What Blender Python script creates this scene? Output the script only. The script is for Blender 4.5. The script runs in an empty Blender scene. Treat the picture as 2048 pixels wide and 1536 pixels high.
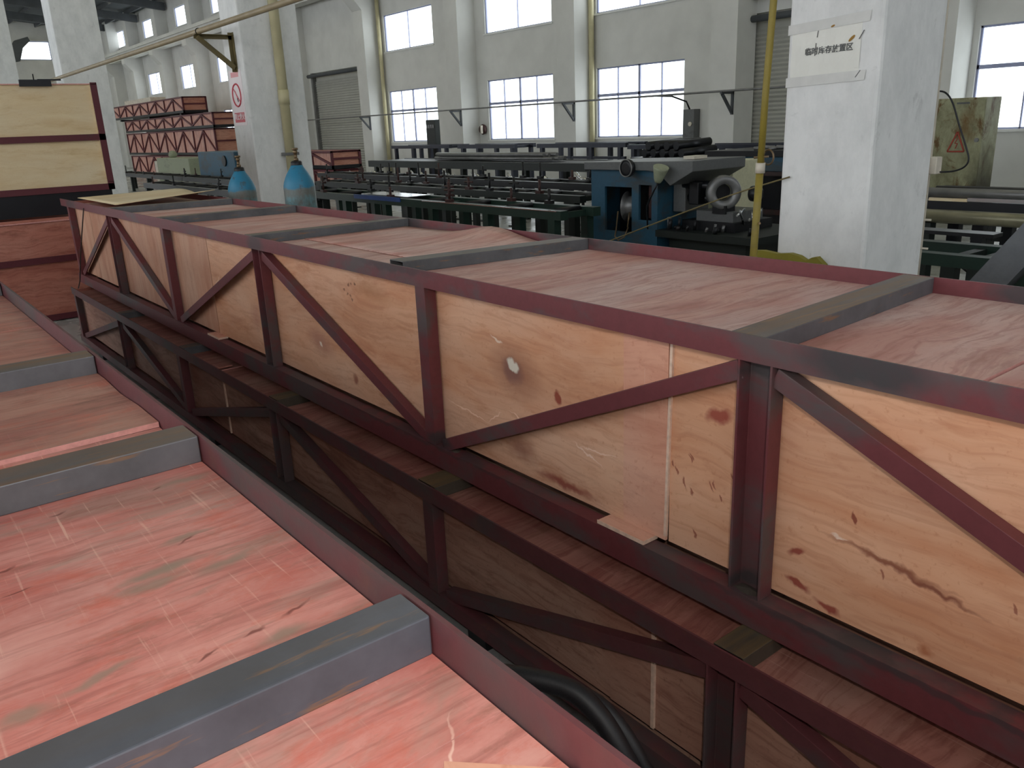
import bpy, bmesh, math, random
from mathutils import Vector, Matrix
random.seed(7)
S = bpy.context.scene
C = S.collection
PI = math.pi

# ------------------------------------------------------------------ camera, world, light, exposure
CAMZ = 1.70
yaw, pitch, roll = 2.4792, 0.3064, 0.0421
fwd = Vector((math.cos(yaw)*math.cos(pitch), math.sin(yaw)*math.cos(pitch), -math.sin(pitch)))
rt = Vector((math.sin(yaw), -math.cos(yaw), 0)); dn = fwd.cross(rt)
right = rt*math.cos(roll) + dn*math.sin(roll)
down = -rt*math.sin(roll) + dn*math.cos(roll)
cam_d = bpy.data.cameras.new('camera'); cam = bpy.data.objects.new('camera', cam_d); C.objects.link(cam)
cam.matrix_world = Matrix(((right.x, -down.x, -fwd.x, 0), (right.y, -down.y, -fwd.y, 0), (right.z, -down.z, -fwd.z, CAMZ), (0, 0, 0, 1)))
cam_d.sensor_width = 36.0; cam_d.lens = 36.0*1637.0/2048.0; cam_d.clip_start = 0.02; cam_d.clip_end = 400
S.camera = cam

S.view_settings.view_transform = 'Standard'; S.view_settings.look = 'None'
S.view_settings.gamma = 1.0; S.view_settings.exposure = 0.0
S.cycles.use_denoising = True
S.cycles.max_bounces = 8; S.cycles.diffuse_bounces = 5; S.cycles.transparent_max_bounces = 16
S.cycles.sample_clamp_indirect = 4.0

w = bpy.data.worlds.new('overcast_sky'); S.world = w; w.use_nodes = True
bg = w.node_tree.nodes['Background']; bg.inputs[0].default_value = (0.93, 0.97, 1.0, 1); bg.inputs[1].default_value = 3.5

def light(name, kind, loc, energy, color=(1, 1, 1), size=1, size_y=None, rot=(0, 0, 0)):
    d = bpy.data.lights.new(name, kind); d.energy = energy; d.color = color
    if kind == 'AREA':
        d.size = size
        if size_y: d.shape = 'RECTANGLE'; d.size_y = size_y
    else:
        d.shadow_soft_size = size
    o = bpy.data.objects.new(name, d); C.objects.link(o); o.location = loc; o.rotation_euler = rot
    return o
V0 = Vector((0, 0, CAMZ))
light('camera_flash', 'POINT', tuple(V0 + right*0.05 - down*0.20 - fwd*0.22), 40.0, (1.0, 0.95, 0.88), 0.02)

# ------------------------------------------------------------------ materials
def lin(r, g, b):
    f = lambda c: ((c/255+0.055)/1.055)**2.4 if c/255 > 0.04045 else c/255/12.92
    return (f(r), f(g), f(b), 1)

class NT:
    def __init__(s, name, rough=0.6, metal=0.0, spec=0.5):
        s.m = bpy.data.materials.new(name); s.m.use_nodes = True
        s.t = s.m.node_tree; s.b = s.t.nodes['Principled BSDF']
        s.b.inputs['Roughness'].default_value = rough; s.b.inputs['Metallic'].default_value = metal
        s.b.inputs['Specular IOR Level'].default_value = spec
        tc = s.n('ShaderNodeTexCoord'); s.co = tc.outputs['Object']
    def n(s, t): return s.t.nodes.new(t)
    def l(s, a, b): s.t.links.new(a, b)
    def scaled(s, sc, src=None, rot=(0, 0, 0)):
        mp = s.n('ShaderNodeMapping'); mp.inputs['Scale'].default_value = sc; mp.inputs['Rotation'].default_value = rot
        s.l(src or s.co, mp.inputs[0]); return mp.outputs[0]
    def noise(s, sc, detail=4, rough=0.55, dist=0.0, src=None, vec=None):
        x = s.n('ShaderNodeTexNoise'); x.inputs['Scale'].default_value = 1.0
        x.inputs['Detail'].default_value = detail; x.inputs['Roughness'].default_value = rough; x.inputs['Distortion'].default_value = dist
        s.l(vec or s.scaled(sc, src), x.inputs['Vector']); return x.outputs['Fac']
    def ramp(s, fac, lo, hi, a=0.0, b=1.0):
        r = s.n('ShaderNodeMapRange'); r.inputs[1].default_value = lo; r.inputs[2].default_value = hi
        r.inputs[3].default_value = a; r.inputs[4].default_value = b; s.l(fac, r.inputs[0]); return r.outputs[0]
    def mix(s, fac, a, b, mode='MIX'):
        x = s.n('ShaderNodeMix'); x.data_type = 'RGBA'; x.blend_type = mode
        if isinstance(fac, float): x.inputs[0].default_value = fac
        else: s.l(fac, x.inputs[0])
        for v, i in ((a, 6), (b, 7)):
            if isinstance(v, tuple): x.inputs[i].default_value = v
            else: s.l(v, x.inputs[i])
        return x.outputs[2]
    def mul(s, a, b):
        x = s.n('ShaderNodeMath'); x.operation = 'MULTIPLY'
        for v, i in ((a, 0), (b, 1)):
            if isinstance(v, float): x.inputs[i].default_value = v
            else: s.l(v, x.inputs[i])
        return x.outputs[0]
    def out(s, col, bump=None, bs=0.2, bd=0.01, rough=None):
        if isinstance(col, tuple): s.b.inputs['Base Color'].default_value = col
        else: s.l(col, s.b.inputs['Base Color'])
        if bump is not None:
            bp = s.n('ShaderNodeBump'); bp.inputs['Strength'].default_value = bs; bp.inputs['Distance'].default_value = bd
            s.l(bump, bp.inputs['Height']); s.l(bp.outputs[0], s.b.inputs['Normal'])
        if rough is not None: s.l(rough, s.b.inputs['Roughness'])
        return s.m
    def blob(s, col, loc, scale, color, rotz=0.0, edge=0.5, strength=1.0, warp=None, plane='xz'):
        mp = s.n('ShaderNodeMapping'); mp.vector_type = 'TEXTURE'
        mp.inputs['Location'].default_value = loc
        mp.inputs['Rotation'].default_value = (0, rotz, 0) if plane == 'xz' else (0, 0, rotz)
        mp.inputs['Scale'].default_value = scale
        s.l(warp or s.co, mp.inputs[0])
        v = s.n('ShaderNodeVectorMath'); v.operation = 'LENGTH'; s.l(mp.outputs[0], v.inputs[0])
        f = s.ramp(v.outputs['Value'], 1.0, edge, 0.0, strength)
        return s.mix(f, col, color)
    def warp(s, sc, amt):
        x = s.n('ShaderNodeTexNoise'); x.inputs['Scale'].default_value = sc; x.inputs['Detail'].default_value = 3
        s.l(s.co, x.inputs['Vector'])
        a = s.n('ShaderNodeVectorMath'); a.operation = 'SUBTRACT'; a.inputs[1].default_value = (0.5, 0.5, 0.5); s.l(x.outputs['Color'], a.inputs[0])
        b = s.n('ShaderNodeVectorMath'); b.operation = 'SCALE'; b.inputs['Scale'].default_value = amt; s.l(a.outputs[0], b.inputs[0])
        c = s.n('ShaderNodeVectorMath'); c.operation = 'ADD'; s.l(s.co, c.inputs[0]); s.l(b.outputs[0], c.inputs[1])
        return c.outputs[0]

def simple(name, rgb, rough=0.6, metal=0.0, var=0.25, sc=6.0, spec=0.5):
    t = NT(name, rough, metal, spec); c = lin(*rgb); d = tuple(x*(1-var) for x in c[:3])+(1,)
    return t.out(t.mix(t.ramp(t.noise((sc, sc, sc)), 0.35, 0.65), c, d))

def ply(name, base, dark, pale, axis='y', rough=0.55, streak=1.0, scratches=0.35, stain=(120, 70, 55), blobs=()):
    t = NT(name, rough, spec=0.3)
    long, fine, med = 0.9, 46.0, 8.0
    sc = {'y': lambda a, b: (b, a, b), 'x': lambda a, b: (a, b, b), 'z': lambda a, b: (b, b, a)}[axis]
    wp = t.warp(2.2, 0.16)
    g1 = t.noise(sc(1.6, fine), 5, 0.6, 0.6, src=wp)
    g2 = t.noise(sc(long, med), 5, 0.62, 0.5, src=wp)
    g3 = t.noise(sc(1.2, 3.0), 4, 0.6)
    c = t.mix(t.ramp(g2, 0.36, 0.66), lin(*dark), lin(*base))
    c = t.mix(t.mul(t.ramp(g3, 0.42, 0.72), 0.75), c, lin(*pale))
    c = t.mix(t.mul(t.ramp(g1, 0.48, 0.64), 0.5*streak), c, tuple(x*q for x, q in zip(lin(*dark)[:3], (0.66, 0.50, 0.46)))+(1,))
    # dirt and hand marks
    d1 = t.noise(sc(2.0, 9.0), 5, 0.7)
    c = t.mix(t.mul(t.ramp(d1, 0.54, 0.70), 0.6), c, lin(*stain))
    c = t.mix(t.mul(t.ramp(t.noise((70, 70, 70), 3, 0.6), 0.60, 0.72), 0.35), c, lin(*stain))
    # fine pale scuffs that run across the grain
    if scratches > 0:
        s1 = t.noise(sc(150.0, 5.0), 2, 0.5, 0.2); s2 = t.noise((2.5, 2.5, 2.5), 3, 0.6)
        c = t.mix(t.mul(t.mul(t.ramp(s1, 0.66, 0.73), t.ramp(s2, 0.45, 0.62)), scratches), c, lin(235, 205, 190))
    wb = t.warp(26.0, 0.035)
    for b in blobs: c = t.blob(c, *b, warp=wb)
    return t.out(c, g1, 0.08, 0.004)

def painted(name, paint, bare, amount=0.5, rough=0.5, rust=None, ramt=0.0, metal=0.0, blobs=()):
    t = NT(name, rough, metal, 0.4)
    n1 = t.noise((1.7, 3.2, 3.2), 5, 0.65, 0.3); n2 = t.noise((34, 34, 34), 4, 0.7)
    c = t.mix(t.mul(t.ramp(n2, 0.4, 0.7), 0.35), lin(*paint), tuple(x*0.6 for x in lin(*paint)[:3])+(1,))
    c = t.mix(t.ramp(n1, 0.62-0.12*amount, 0.74-0.12*amount, 0, 0.85), c, lin(*bare))
    if rust: c = t.mix(t.mul(t.ramp(t.noise((7, 7, 7), 5, 0.7, 0.4), 0.55, 0.7), ramt), c, lin(*rust))
    if blobs:
        wb = t.warp(14.0, 0.05)
        for b in blobs: c = t.blob(c, *b, warp=wb)
    return t.out(c, n2, 0.12, 0.003)

def rusty_beam(name, side, top, streak, topamt=0.8):
    t = NT(name, 0.5, 0.25, 0.5)
    geo = t.n('ShaderNodeNewGeometry'); sx = t.n('ShaderNodeSeparateXYZ'); t.l(geo.outputs['Normal'], sx.inputs[0])
    up = t.ramp(sx.outputs['Z'], 0.6, 0.9)
    n1 = t.noise((26, 1.6, 26), 5, 0.65, 0.3); n2 = t.noise((8, 8, 8), 5, 0.65)
    c = t.mix(t.ramp(n2, 0.35, 0.7), lin(*side), tuple(x*0.62 for x in lin(*side)[:3])+(1,))
    c = t.mix(t.mul(t.mul(up, t.ramp(n1, 0.30, 0.62)), topamt), c, lin(*top))
    c = t.mix(t.mul(t.ramp(t.noise((60, 5, 60), 4, 0.7), 0.60, 0.68), 0.7*topamt), c, lin(*streak))
    return t.out(c, n2, 0.15, 0.003)

def emit(name, rgb, k):
    m = bpy.data.materials.new(name); m.use_nodes = True; b = m.node_tree.nodes['Principled BSDF']
    b.inputs['Base Color'].default_value = lin(*rgb); b.inputs['Emission Color'].default_value = lin(*rgb); b.inputs['Emission Strength'].default_value = k
    return m

M = {}
M['red_steel'] = painted('red_oxide_primer', (108, 58, 62), (84, 80, 80), 1.15)
def sc_(x, z, sx, sz, st=0.85): return ((x-1.70, 0, z-0.518), (sx, 9.0, sz), lin(58, 58, 60), 0.0, 0.5, st)
M['red_steel_a'] = painted('red_oxide_primer_with_scale', (112, 58, 62), (86, 80, 80), 1.05, blobs=[sc_(-0.78, 1.22, 0.17, 0.05), sc_(-3.85, 1.21, 0.12, 0.06, 0.7), sc_(-2.55, 1.23, 0.3, 0.02, 0.6), sc_(-1.04, 1.15, 0.05, 0.02, 0.7), sc_(-1.04, 0.62, 0.05, 0.03, 0.8), sc_(-7.9, 1.21, 0.2, 0.05, 0.7), sc_(-2.35, 0.62, 0.10, 0.03, 0.8), sc_(-0.5, 0.59, 0.8, 0.012, 0.6), sc_(-2.5, 0.595, 0.9, 0.010, 0.5)])
M['red_steel_b'] = painted('red_oxide_primer_worn', (102, 56, 60), (78, 70, 70), 1.2, rust=(120, 84, 52), ramt=0.25)
M['maroon'] = painted('maroon_primer', (92, 38, 46), (70, 48, 50), 0.2)
M['beam'] = rusty_beam('mill_scale_channel', (100, 101, 104), (104, 80, 56), (150, 104, 62), 0.75)
M['beam_rusty'] = rusty_beam('rusty_topped_channel', (106, 106, 110), (126, 96, 70), (150, 110, 70), 0.9)
M['beam_blue'] = rusty_beam('bluish_mill_scale_channel', (98, 102, 112), (92, 86, 82), (176, 122, 60), 0.55)
M['beam_yellow'] = rusty_beam('yellow_rust_channel', (90, 82, 72), (118, 98, 66), (112, 84, 54), 0.9)
M['ply_top'] = ply('pink_plywood_top', (212, 166, 152), (190, 130, 118), (220, 202, 194), 'y', streak=0.9, stain=(160, 112, 98))  # whitish pale streaks put the sheen from the windows into the colour
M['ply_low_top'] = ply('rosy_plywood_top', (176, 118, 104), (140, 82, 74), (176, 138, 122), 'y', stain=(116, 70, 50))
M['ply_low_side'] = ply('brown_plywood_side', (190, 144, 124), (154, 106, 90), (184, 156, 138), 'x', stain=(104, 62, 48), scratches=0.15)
M['ply_end'] = ply('red_brown_plywood', (192, 126, 108), (168, 102, 86), (200, 146, 128), 'y', scratches=0.1)
M['ply_far'] = ply('far_pink_plywood', (212, 164, 150), (196, 144, 130), (214, 178, 166), 'z', scratches=0.1)
M['ply_far_end'] = ply('far_crate_end_plywood', (208, 152, 132), (190, 130, 110), (212, 166, 148), 'y', scratches=0.0)
M['ply_tan'] = ply('tan_plywood', (226, 206, 168), (216, 190, 148), (226, 212, 182), 'y', streak=0.12, scratches=0.0, stain=(196, 164, 116))
M['ply_edge'] = simple('raw_plywood_edge', (238, 206, 184), 0.8, var=0.2, sc=60)
M['ply_pink_edge'] = simple('pink_plywood_edge', (222, 160, 152), 0.8, var=0.2, sc=60)
M['white_wall'] = simple('whitewashed_plaster', (214, 214, 210), 0.9, var=0.10, sc=1.3, spec=0.2)
M['roof'] = simple('dark_sheet_roof', (92, 98, 102), 0.8, var=0.2, sc=2)
M['roof_steel'] = simple('grey_roof_steel', (74, 78, 82), 0.7, sc=2)
M['win_frame'] = simple('blue_grey_window_frame', (150, 156, 188), 0.5, var=0.1)
M['win_reveal'] = simple('pale_window_reveal', (225, 226, 224), 0.8, var=0.08)
M['shutter'] = simple('grey_shutter_slats', (168, 168, 160), 0.6, var=0.08, sc=3)
M['pipe_cream'] = simple('cream_plastic_pipe', (198, 190, 152), 0.5, var=0.18, sc=3)
M['pipe_brown'] = simple('brown_painted_pipe', (150, 134, 104), 0.5, var=0.2, sc=5)
M['pipe_yellow'] = painted('yellow_painted_pipe', (140, 124, 52), (118, 108, 80), 0.4)
M['olive_bracket'] = painted('olive_brown_bracket', (104, 92, 56), (70, 68, 64), 0.5)
M['dark_green'] = painted('dark_green_machine_paint', (24, 31, 28), (28, 29, 29), 0.5, 0.5)
M['green'] = painted('green_machine_paint', (26, 48, 40), (28, 35, 33), 0.5, 0.45)
M['dark_steel'] = painted('oily_dark_steel', (32, 33, 36), (52, 48, 46), 0.4, 0.4, metal=0.3)
M['black_steel'] = simple('black_oily_steel', (26, 28, 34), 0.35, 0.3)
M['navy_steel'] = simple('navy_rail_steel', (40, 44, 58), 0.45, 0.2)
M['bright_steel'] = simple('bright_worn_steel', (214, 216, 220), 0.22, 1.0, var=0.1)
M['grey_steel'] = simple('grey_worn_steel', (128, 128, 128), 0.4, 0.5)
M['blue_machine'] = painted('blue_machine_paint', (42, 82, 104), (60, 66, 68), 0.9, 0.45)
M['machine_grey'] = painted('grey_machine_paint', (96, 98, 98), (74, 74, 74), 0.6, 0.5)
M['cream_machine'] = painted('cream_machine_paint', (206, 204, 172), (170, 168, 140), 0.3, 0.5)
M['pale_green_machine'] = painted('pale_green_machine_paint', (150, 156, 132), (120, 124, 108), 0.3, 0.6)
M['rust_red'] = painted('rusty_red_ironwork', (62, 36, 34), (40, 36, 35), 0.8)
M['brass'] = simple('dull_brass', (128, 108, 82), 0.4, 0.6)
M['glass_dark'] = simple('grey_machine_window', (120, 124, 128), 0.15)
M['black_rubber'] = simple('black_braided_sleeve', (30, 30, 34), 0.55, var=0.5, sc=220)
M['plastic_white'] = simple('off_white_plastic', (214, 206, 190), 0.5)
M['red_plastic'] = simple('red_plastic', (150, 40, 40), 0.5)
M['paper'] = simple('taped_paper', (226, 226, 218), 0.35, var=0.05, sc=3)
M['tape'] = simple('clear_tape', (206, 206, 202), 0.25, var=0.08, sc=12)
M['ink'] = simple('faded_black_ink', (96, 98, 98), 0.7)
M['sign_white'] = simple('sign_white', (236, 226, 228), 0.5, var=0.04)
M['sign_red'] = simple('sign_red', (198, 70, 84), 0.5, var=0.06)
M['sign_pink'] = simple('sign_pink', (222, 150, 154), 0.5, var=0.06)
M['hazard'] = simple('red_orange_marking', (156, 60, 40), 0.6, var=0.2, sc=20)
M['skylight'] = emit('translucent_roof_sheet', (248, 244, 214), 2.0)
M['wire'] = simple('thin_dark_wire', (52, 36, 34), 0.6)
M['grey_brace'] = painted('slate_grey_steel', (88, 92, 96), (70, 74, 76), 0.4, 0.4)

def floor_mat():
    t = NT('worn_concrete_floor', 0.35, spec=0.5)
    c = t.mix(t.ramp(t.noise((0.8, 0.8, 0.8), 6, 0.65), 0.35, 0.7), lin(176, 178, 176), lin(140, 142, 142))
    c = t.mix(t.mul(t.ramp(t.noise((5, 5, 5), 5, 0.7), 0.55, 0.72), 0.6), c, lin(58, 58, 58))
    return t.out(c, t.noise((12, 12, 12), 4), 0.1, 0.01, rough=t.ramp(t.noise((1.4, 1.4, 1.4), 4), 0.35, 0.7, 0.18, 0.5))
M['floor'] = floor_mat()

def column_mat():
    t = NT('rough_whitewashed_concrete', 0.9, spec=0.2)
    c = t.mix(t.ramp(t.noise((5, 5, 3), 6, 0.7), 0.4, 0.7), lin(230, 231, 230), lin(212, 214, 213))
    c = t.mix(t.mul(t.ramp(t.noise((9, 9, 5), 6, 0.75, 0.5), 0.60, 0.74), 0.5), c, lin(164, 166, 164))
    return t.out(c, t.noise((60, 60, 60), 5, 0.7), 0.25, 0.004)
M['column'] = column_mat()

def cabinet_mat():
    t = NT('stained_cabinet_paint', 0.6, spec=0.3)
    c = t.mix(t.ramp(t.noise((4, 4, 2.5), 5, 0.7, 0.5), 0.38, 0.62), lin(158, 158, 128), lin(122, 120, 92))
    c = t.mix(t.ramp(t.noise((3, 3, 1.6), 6, 0.75, 0.8), 0.52, 0.62), c, lin(98, 74, 42))
    c = t.blob(c, (0.34, 0, 0.25), (0.16, 1, 0.9), lin(58, 54, 44), 0, 0.35, 0.9, warp=t.warp(5, 0.30))
    c = t.blob(c, (0.16, 0, 1.45), (0.14, 1, 0.34), lin(112, 86, 48), 0, 0.2, 0.8, warp=t.warp(5, 0.35))
    return t.out(c)
M['cabinet'] = cabinet_mat()

def bottle_mat(zb):
    t = NT('scuffed_blue_bottle_paint', 0.45, spec=0.4)
    sx = t.n('ShaderNodeSeparateXYZ'); t.l(t.warp(8, 0.06), sx.inputs[0])
    body = t.mix(t.ramp(t.noise((12, 12, 5), 6, 0.7), 0.38, 0.62), lin(102, 142, 150), lin(92, 96, 92))
    c = t.mix(t.ramp(sx.outputs['Z'], zb, zb+0.02), body, lin(44, 120, 152))
    c = t.mix(t.mul(t.ramp(t.noise((22, 22, 14), 6, 0.75), 0.56, 0.66), 0.8), c, lin(74, 74, 70))
    band = t.mul(t.ramp(sx.outputs['Z'], zb-0.07, zb-0.04), t.ramp(sx.outputs['Z'], zb+0.02, zb))
    c = t.mix(t.mul(band, 0.6), c, lin(108, 98, 88))
    return t.out(c)
M['bottle'] = bottle_mat(1.30); M['bottle_b'] = bottle_mat(1.245)

def glass_mat():
    m = bpy.data.materials.new('thin_window_glass'); m.use_nodes = True; t = m.node_tree
    for n in list(t.nodes): t.nodes.remove(n)
    o = t.nodes.new('ShaderNodeOutputMaterial'); mx = t.nodes.new('ShaderNodeMixShader'); mx.inputs[0].default_value = 0.06
    a = t.nodes.new('ShaderNodeBsdfTransparent'); a.inputs[0].default_value = (0.95, 0.97, 0.97, 1)
    b = t.nodes.new('ShaderNodeBsdfGlossy'); b.inputs[1].default_value = 0.05
    t.links.new(a.outputs[0], mx.inputs[1]); t.links.new(b.outputs[0], mx.inputs[2]); t.links.new(mx.outputs[0], o.inputs[0])
    return m
M['glass'] = glass_mat()

# ------------------------------------------------------------------ geometry helpers
ORG = {}
V = Vector
class MB:
    def __init__(s): s.v = []; s.f = []; s.sm = []; s.mi = []; s.cur = 0
    def add(s, vs, fs, smooth=False):
        k = len(s.v); s.v += [V(p) for p in vs]
        for f in fs: s.f.append([i+k for i in f]); s.sm.append(smooth); s.mi.append(s.cur)
        return s
    def box(s, x0, x1, y0, y1, z0, z1):
        if x0 > x1: x0, x1 = x1, x0
        if y0 > y1: y0, y1 = y1, y0
        if z0 > z1: z0, z1 = z1, z0
        return s.add([(x0, y0, z0), (x1, y0, z0), (x1, y1, z0), (x0, y1, z0), (x0, y0, z1), (x1, y0, z1), (x1, y1, z1), (x0, y1, z1)],
                     [(0, 3, 2, 1), (4, 5, 6, 7), (0, 1, 5, 4), (1, 2, 6, 5), (2, 3, 7, 6), (3, 0, 4, 7)])
    def sweep(s, prof, p0, p1, a, b):
        """prof: closed 2d outline (counter-clockwise) in axes a, b; extruded p0 -> p1"""
        p0, p1, a, b = V(p0), V(p1), V(a).normalized(), V(b).normalized(); n = len(prof)
        vs = [p0+a*u+b*v for u, v in prof]+[p1+a*u+b*v for u, v in prof]
        fs = [(i, (i+1) % n, n+(i+1) % n, n+i) for i in range(n)]+[tuple(range(n-1, -1, -1)), tuple(range(n, 2*n))]
        if a.cross(b).dot(p1-p0) < 0: fs = [tuple(reversed(f)) for f in fs]
        return s.add(vs, fs)
    def bar(s, p0, p1, w, h, up=(0, 0, 1)):
        d = (V(p1)-V(p0)).normalized(); a = d.cross(V(up)).normalized(); b = a.cross(d)
        return s.sweep([(-w/2, -h/2), (w/2, -h/2), (w/2, h/2), (-w/2, h/2)], p0, p1, a, b)
    def ell(s, p0, p1, a, b, la, lb, t=0.005):
        return s.sweep([(0, 0), (la, 0), (la, t), (t, t), (t, lb), (0, lb)], p0, p1, a, b)
    def chan(s, p0, p1, a, b, w, d, t=0.005):
        """web along a (width w), flanges along b (depth d), web at b=0"""
        return s.sweep([(0, 0), (w, 0), (w, d), (w-t, d), (w-t, t), (t, t), (t, d), (0, d)], p0, p1, a, b)
    def tube(s, pts, r, n=12, rs=None, cap=True):
        pts = [V(p) for p in pts]; k0 = len(s.v); m = len(pts); prev = None
        for i, p in enumerate(pts):
            d = (pts[min(i+1, m-1)]-pts[max(i-1, 0)]).normalized()
            if prev is None:
                a = d.orthogonal().normalized()
            else:
                a = (prev-d*prev.dot(d)).normalized()
            prev = a; b = d.cross(a); rr = rs[i] if rs else r
            s.v += [p+(a*math.cos(2*PI*j/n)+b*math.sin(2*PI*j/n))*rr for j in range(n)]
        for i in range(m-1):
            for j in range(n):
                j2 = (j+1) % n; s.f.append([k0+i*n+j, k0+i*n+j2, k0+(i+1)*n+j2, k0+(i+1)*n+j]); s.sm.append(True); s.mi.append(s.cur)
        if cap:
            s.f.append([k0+j for j in range(n-1, -1, -1)]); s.sm.append(False); s.mi.append(s.cur)
            s.f.append([k0+(m-1)*n+j for j in range(n)]); s.sm.append(False); s.mi.append(s.cur)
        return s
    def lathe(s, prof, c, n=28, axis=(0, 0, 1)):
        ax = V(axis).normalized(); a = ax.orthogonal().normalized(); b = ax.cross(a); c = V(c); k0 = len(s.v); m = len(prof)
        for r, z in prof: s.v += [c+ax*z+(a*math.cos(2*PI*j/n)+b*math.sin(2*PI*j/n))*r for j in range(n)]
        for i in range(m-1):
            for j in range(n):
                j2 = (j+1) % n; s.f.append([k0+i*n+j, k0+i*n+j2, k0+(i+1)*n+j2, k0+(i+1)*n+j]); s.sm.append(True); s.mi.append(s.cur)
        s.f.append([k0+j for j in range(n-1, -1, -1)]); s.sm.append(False); s.mi.append(s.cur)
        s.f.append([k0+(m-1)*n+j for j in range(n)]); s.sm.append(False); s.mi.append(s.cur)
        return s
    def ring(s, c, axis, R, r, n=28, m=8):
        ax = V(axis).normalized(); a = ax.orthogonal().normalized(); b = ax.cross(a); c = V(c); k0 = len(s.v)
        for i in range(n):
            t = 2*PI*i/n; e = a*math.cos(t)+b*math.sin(t)
            s.v += [c+e*(R+r*math.cos(2*PI*j/m))+ax*r*math.sin(2*PI*j/m) for j in range(m)]
        for i in range(n):
            for j in range(m):
                s.f.append([k0+i*m+j, k0+((i+1) % n)*m+j, k0+((i+1) % n)*m+(j+1) % m, k0+i*m+(j+1) % m]); s.sm.append(True); s.mi.append(s.cur)
        return s
    def build(s, name, mat, parent=None, origin=None, bevel=0, mats=None):
        if parent is not None: org = ORG[parent.name]
        elif origin is not None: org = V(origin)
        else:
            xs = [v.x for v in s.v]; ys = [v.y for v in s.v]; zs = [v.z for v in s.v]
            org = V(((min(xs)+max(xs))/2, (min(ys)+max(ys))/2, min(zs)))
        me = bpy.data.meshes.new(name); me.from_pydata([v-org for v in s.v], [], s.f)
        for p, q, mi in zip(me.polygons, s.sm, s.mi): p.use_smooth = q; p.material_index = mi
        for m_ in (mats or [mat]): me.materials.append(M[m_] if isinstance(m_, str) else m_)
        o = bpy.data.objects.new(name, me); C.objects.link(o)
        if parent is not None: o.parent = parent
        else: o.location = org
        ORG[o.name] = org
        if bevel:
            bv = o.modifiers.new('bevel', 'BEVEL'); bv.width = bevel; bv.segments = 2; bv.limit_method = 'ANGLE'
        return o

def tag(o, label, cat, group=None, kind=None):
    if label: o['label'] = label
    if cat: o['category'] = cat
    if group: o['group'] = group
    if kind: o['kind'] = kind
    return o
def thing(name, loc, label, cat, group=None):
    o = bpy.data.objects.new(name, None); C.objects.link(o); o.location = loc; o.empty_display_size = 0.1
    ORG[o.name] = V(loc); return tag(o, label, cat, group)
def struct(o): o['kind'] = 'structure'; return o
def box(name, mat, parent, *b, bevel=0): return MB().box(*b).build(name, mat, parent, bevel=bevel)

# ------------------------------------------------------------------ the hall
YW = 16.0
BOT, TOP = 1.28, 3.01
low_w = [(-55.2, -52.1), (-49.1, -46.1), (-43.4, -40.3), (-26.95, -23.9), (-21.1, -18.1), (-16.38, -13.45), (-6.9, -3.6)]
up_w = low_w[:]
cl_w = [(-60.9, -57.4), (-54.7, -51.3), (-48.7, -45.2), (-43.2, -39.7), (-37.4, -34.0), (-26.95, -23.9), (-21.1, -18.1), (-16.38, -13.45)]
holes = [(a, b, BOT, TOP) for a, b in low_w]+[(a, b, 4.31, 5.50) for a, b in up_w]+[(a, b, 7.45, 8.4) for a, b in cl_w]
doors = [(-32.9, -28.85, 0.0, 4.02), (-12.1, -8.2, 0.0, 3.75)]
def wall_cells(mb, x0, x1, z0, z1, hs, put):
    xs = sorted({x0, x1, *[h[0] for h in hs], *[h[1] for h in hs]}); zs = sorted({z0, z1, *[h[2] for h in hs], *[h[3] for h in hs]})
    for i in range(len(xs)-1):
        for j in range(len(zs)-1):
            cx, cz = (xs[i]+xs[i+1])/2, (zs[j]+zs[j+1])/2
            if not any(h[0] < cx < h[1] and h[2] < cz < h[3] for h in hs): put(xs[i], xs[i+1], zs[j], zs[j+1])
mb = MB(); wall_cells(mb, -66, 8, 0, 9.0, holes+doors, lambda a, b, c, d: mb.box(a, b, YW, YW+0.12, c, d))
struct(mb.build('wall_back', 'white_wall'))
mb = MB(); wall_cells(mb, -8, 16, 0, 9.6, [(11.1, 13.1, 7.13, 8.33), (6.0, 8.4, 7.13, 8.33)], lambda a, b, c, d: mb.box(-66.3, -66, a, b, c, d))
struct(mb.build('wall_left', 'white_wall'))
struct(MB().box(-67, 9, -9, 17, -0.2, 0).build('floor', 'floor'))
# the photographer's side of the hall: a windowed wall and the near end wall
mb = MB(); wall_cells(mb, -66, 8, 0, 11.4, [(x, x+3.9, a, b) for x in [-64+5.4*i for i in range(13)] for a, b in ((1.1, 3.3), (4.3, 7.2))], lambda a, b, c, d: mb.box(a, b, -8.12, -8.0, c, d))
struct(mb.build('wall_front', 'white_wall'))
mb = MB(); wall_cells(mb, -8, 16, 0, 9.0, [(-6, -2, 1.1, 3.3), (0, 4, 4.3, 7.0), (8, 11, 4.3, 7.0)], lambda a, b, c, d: mb.box(8.0, 8.12, a, b, c, d))
struct(mb.build('wall_right', 'white_wall'))
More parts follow.
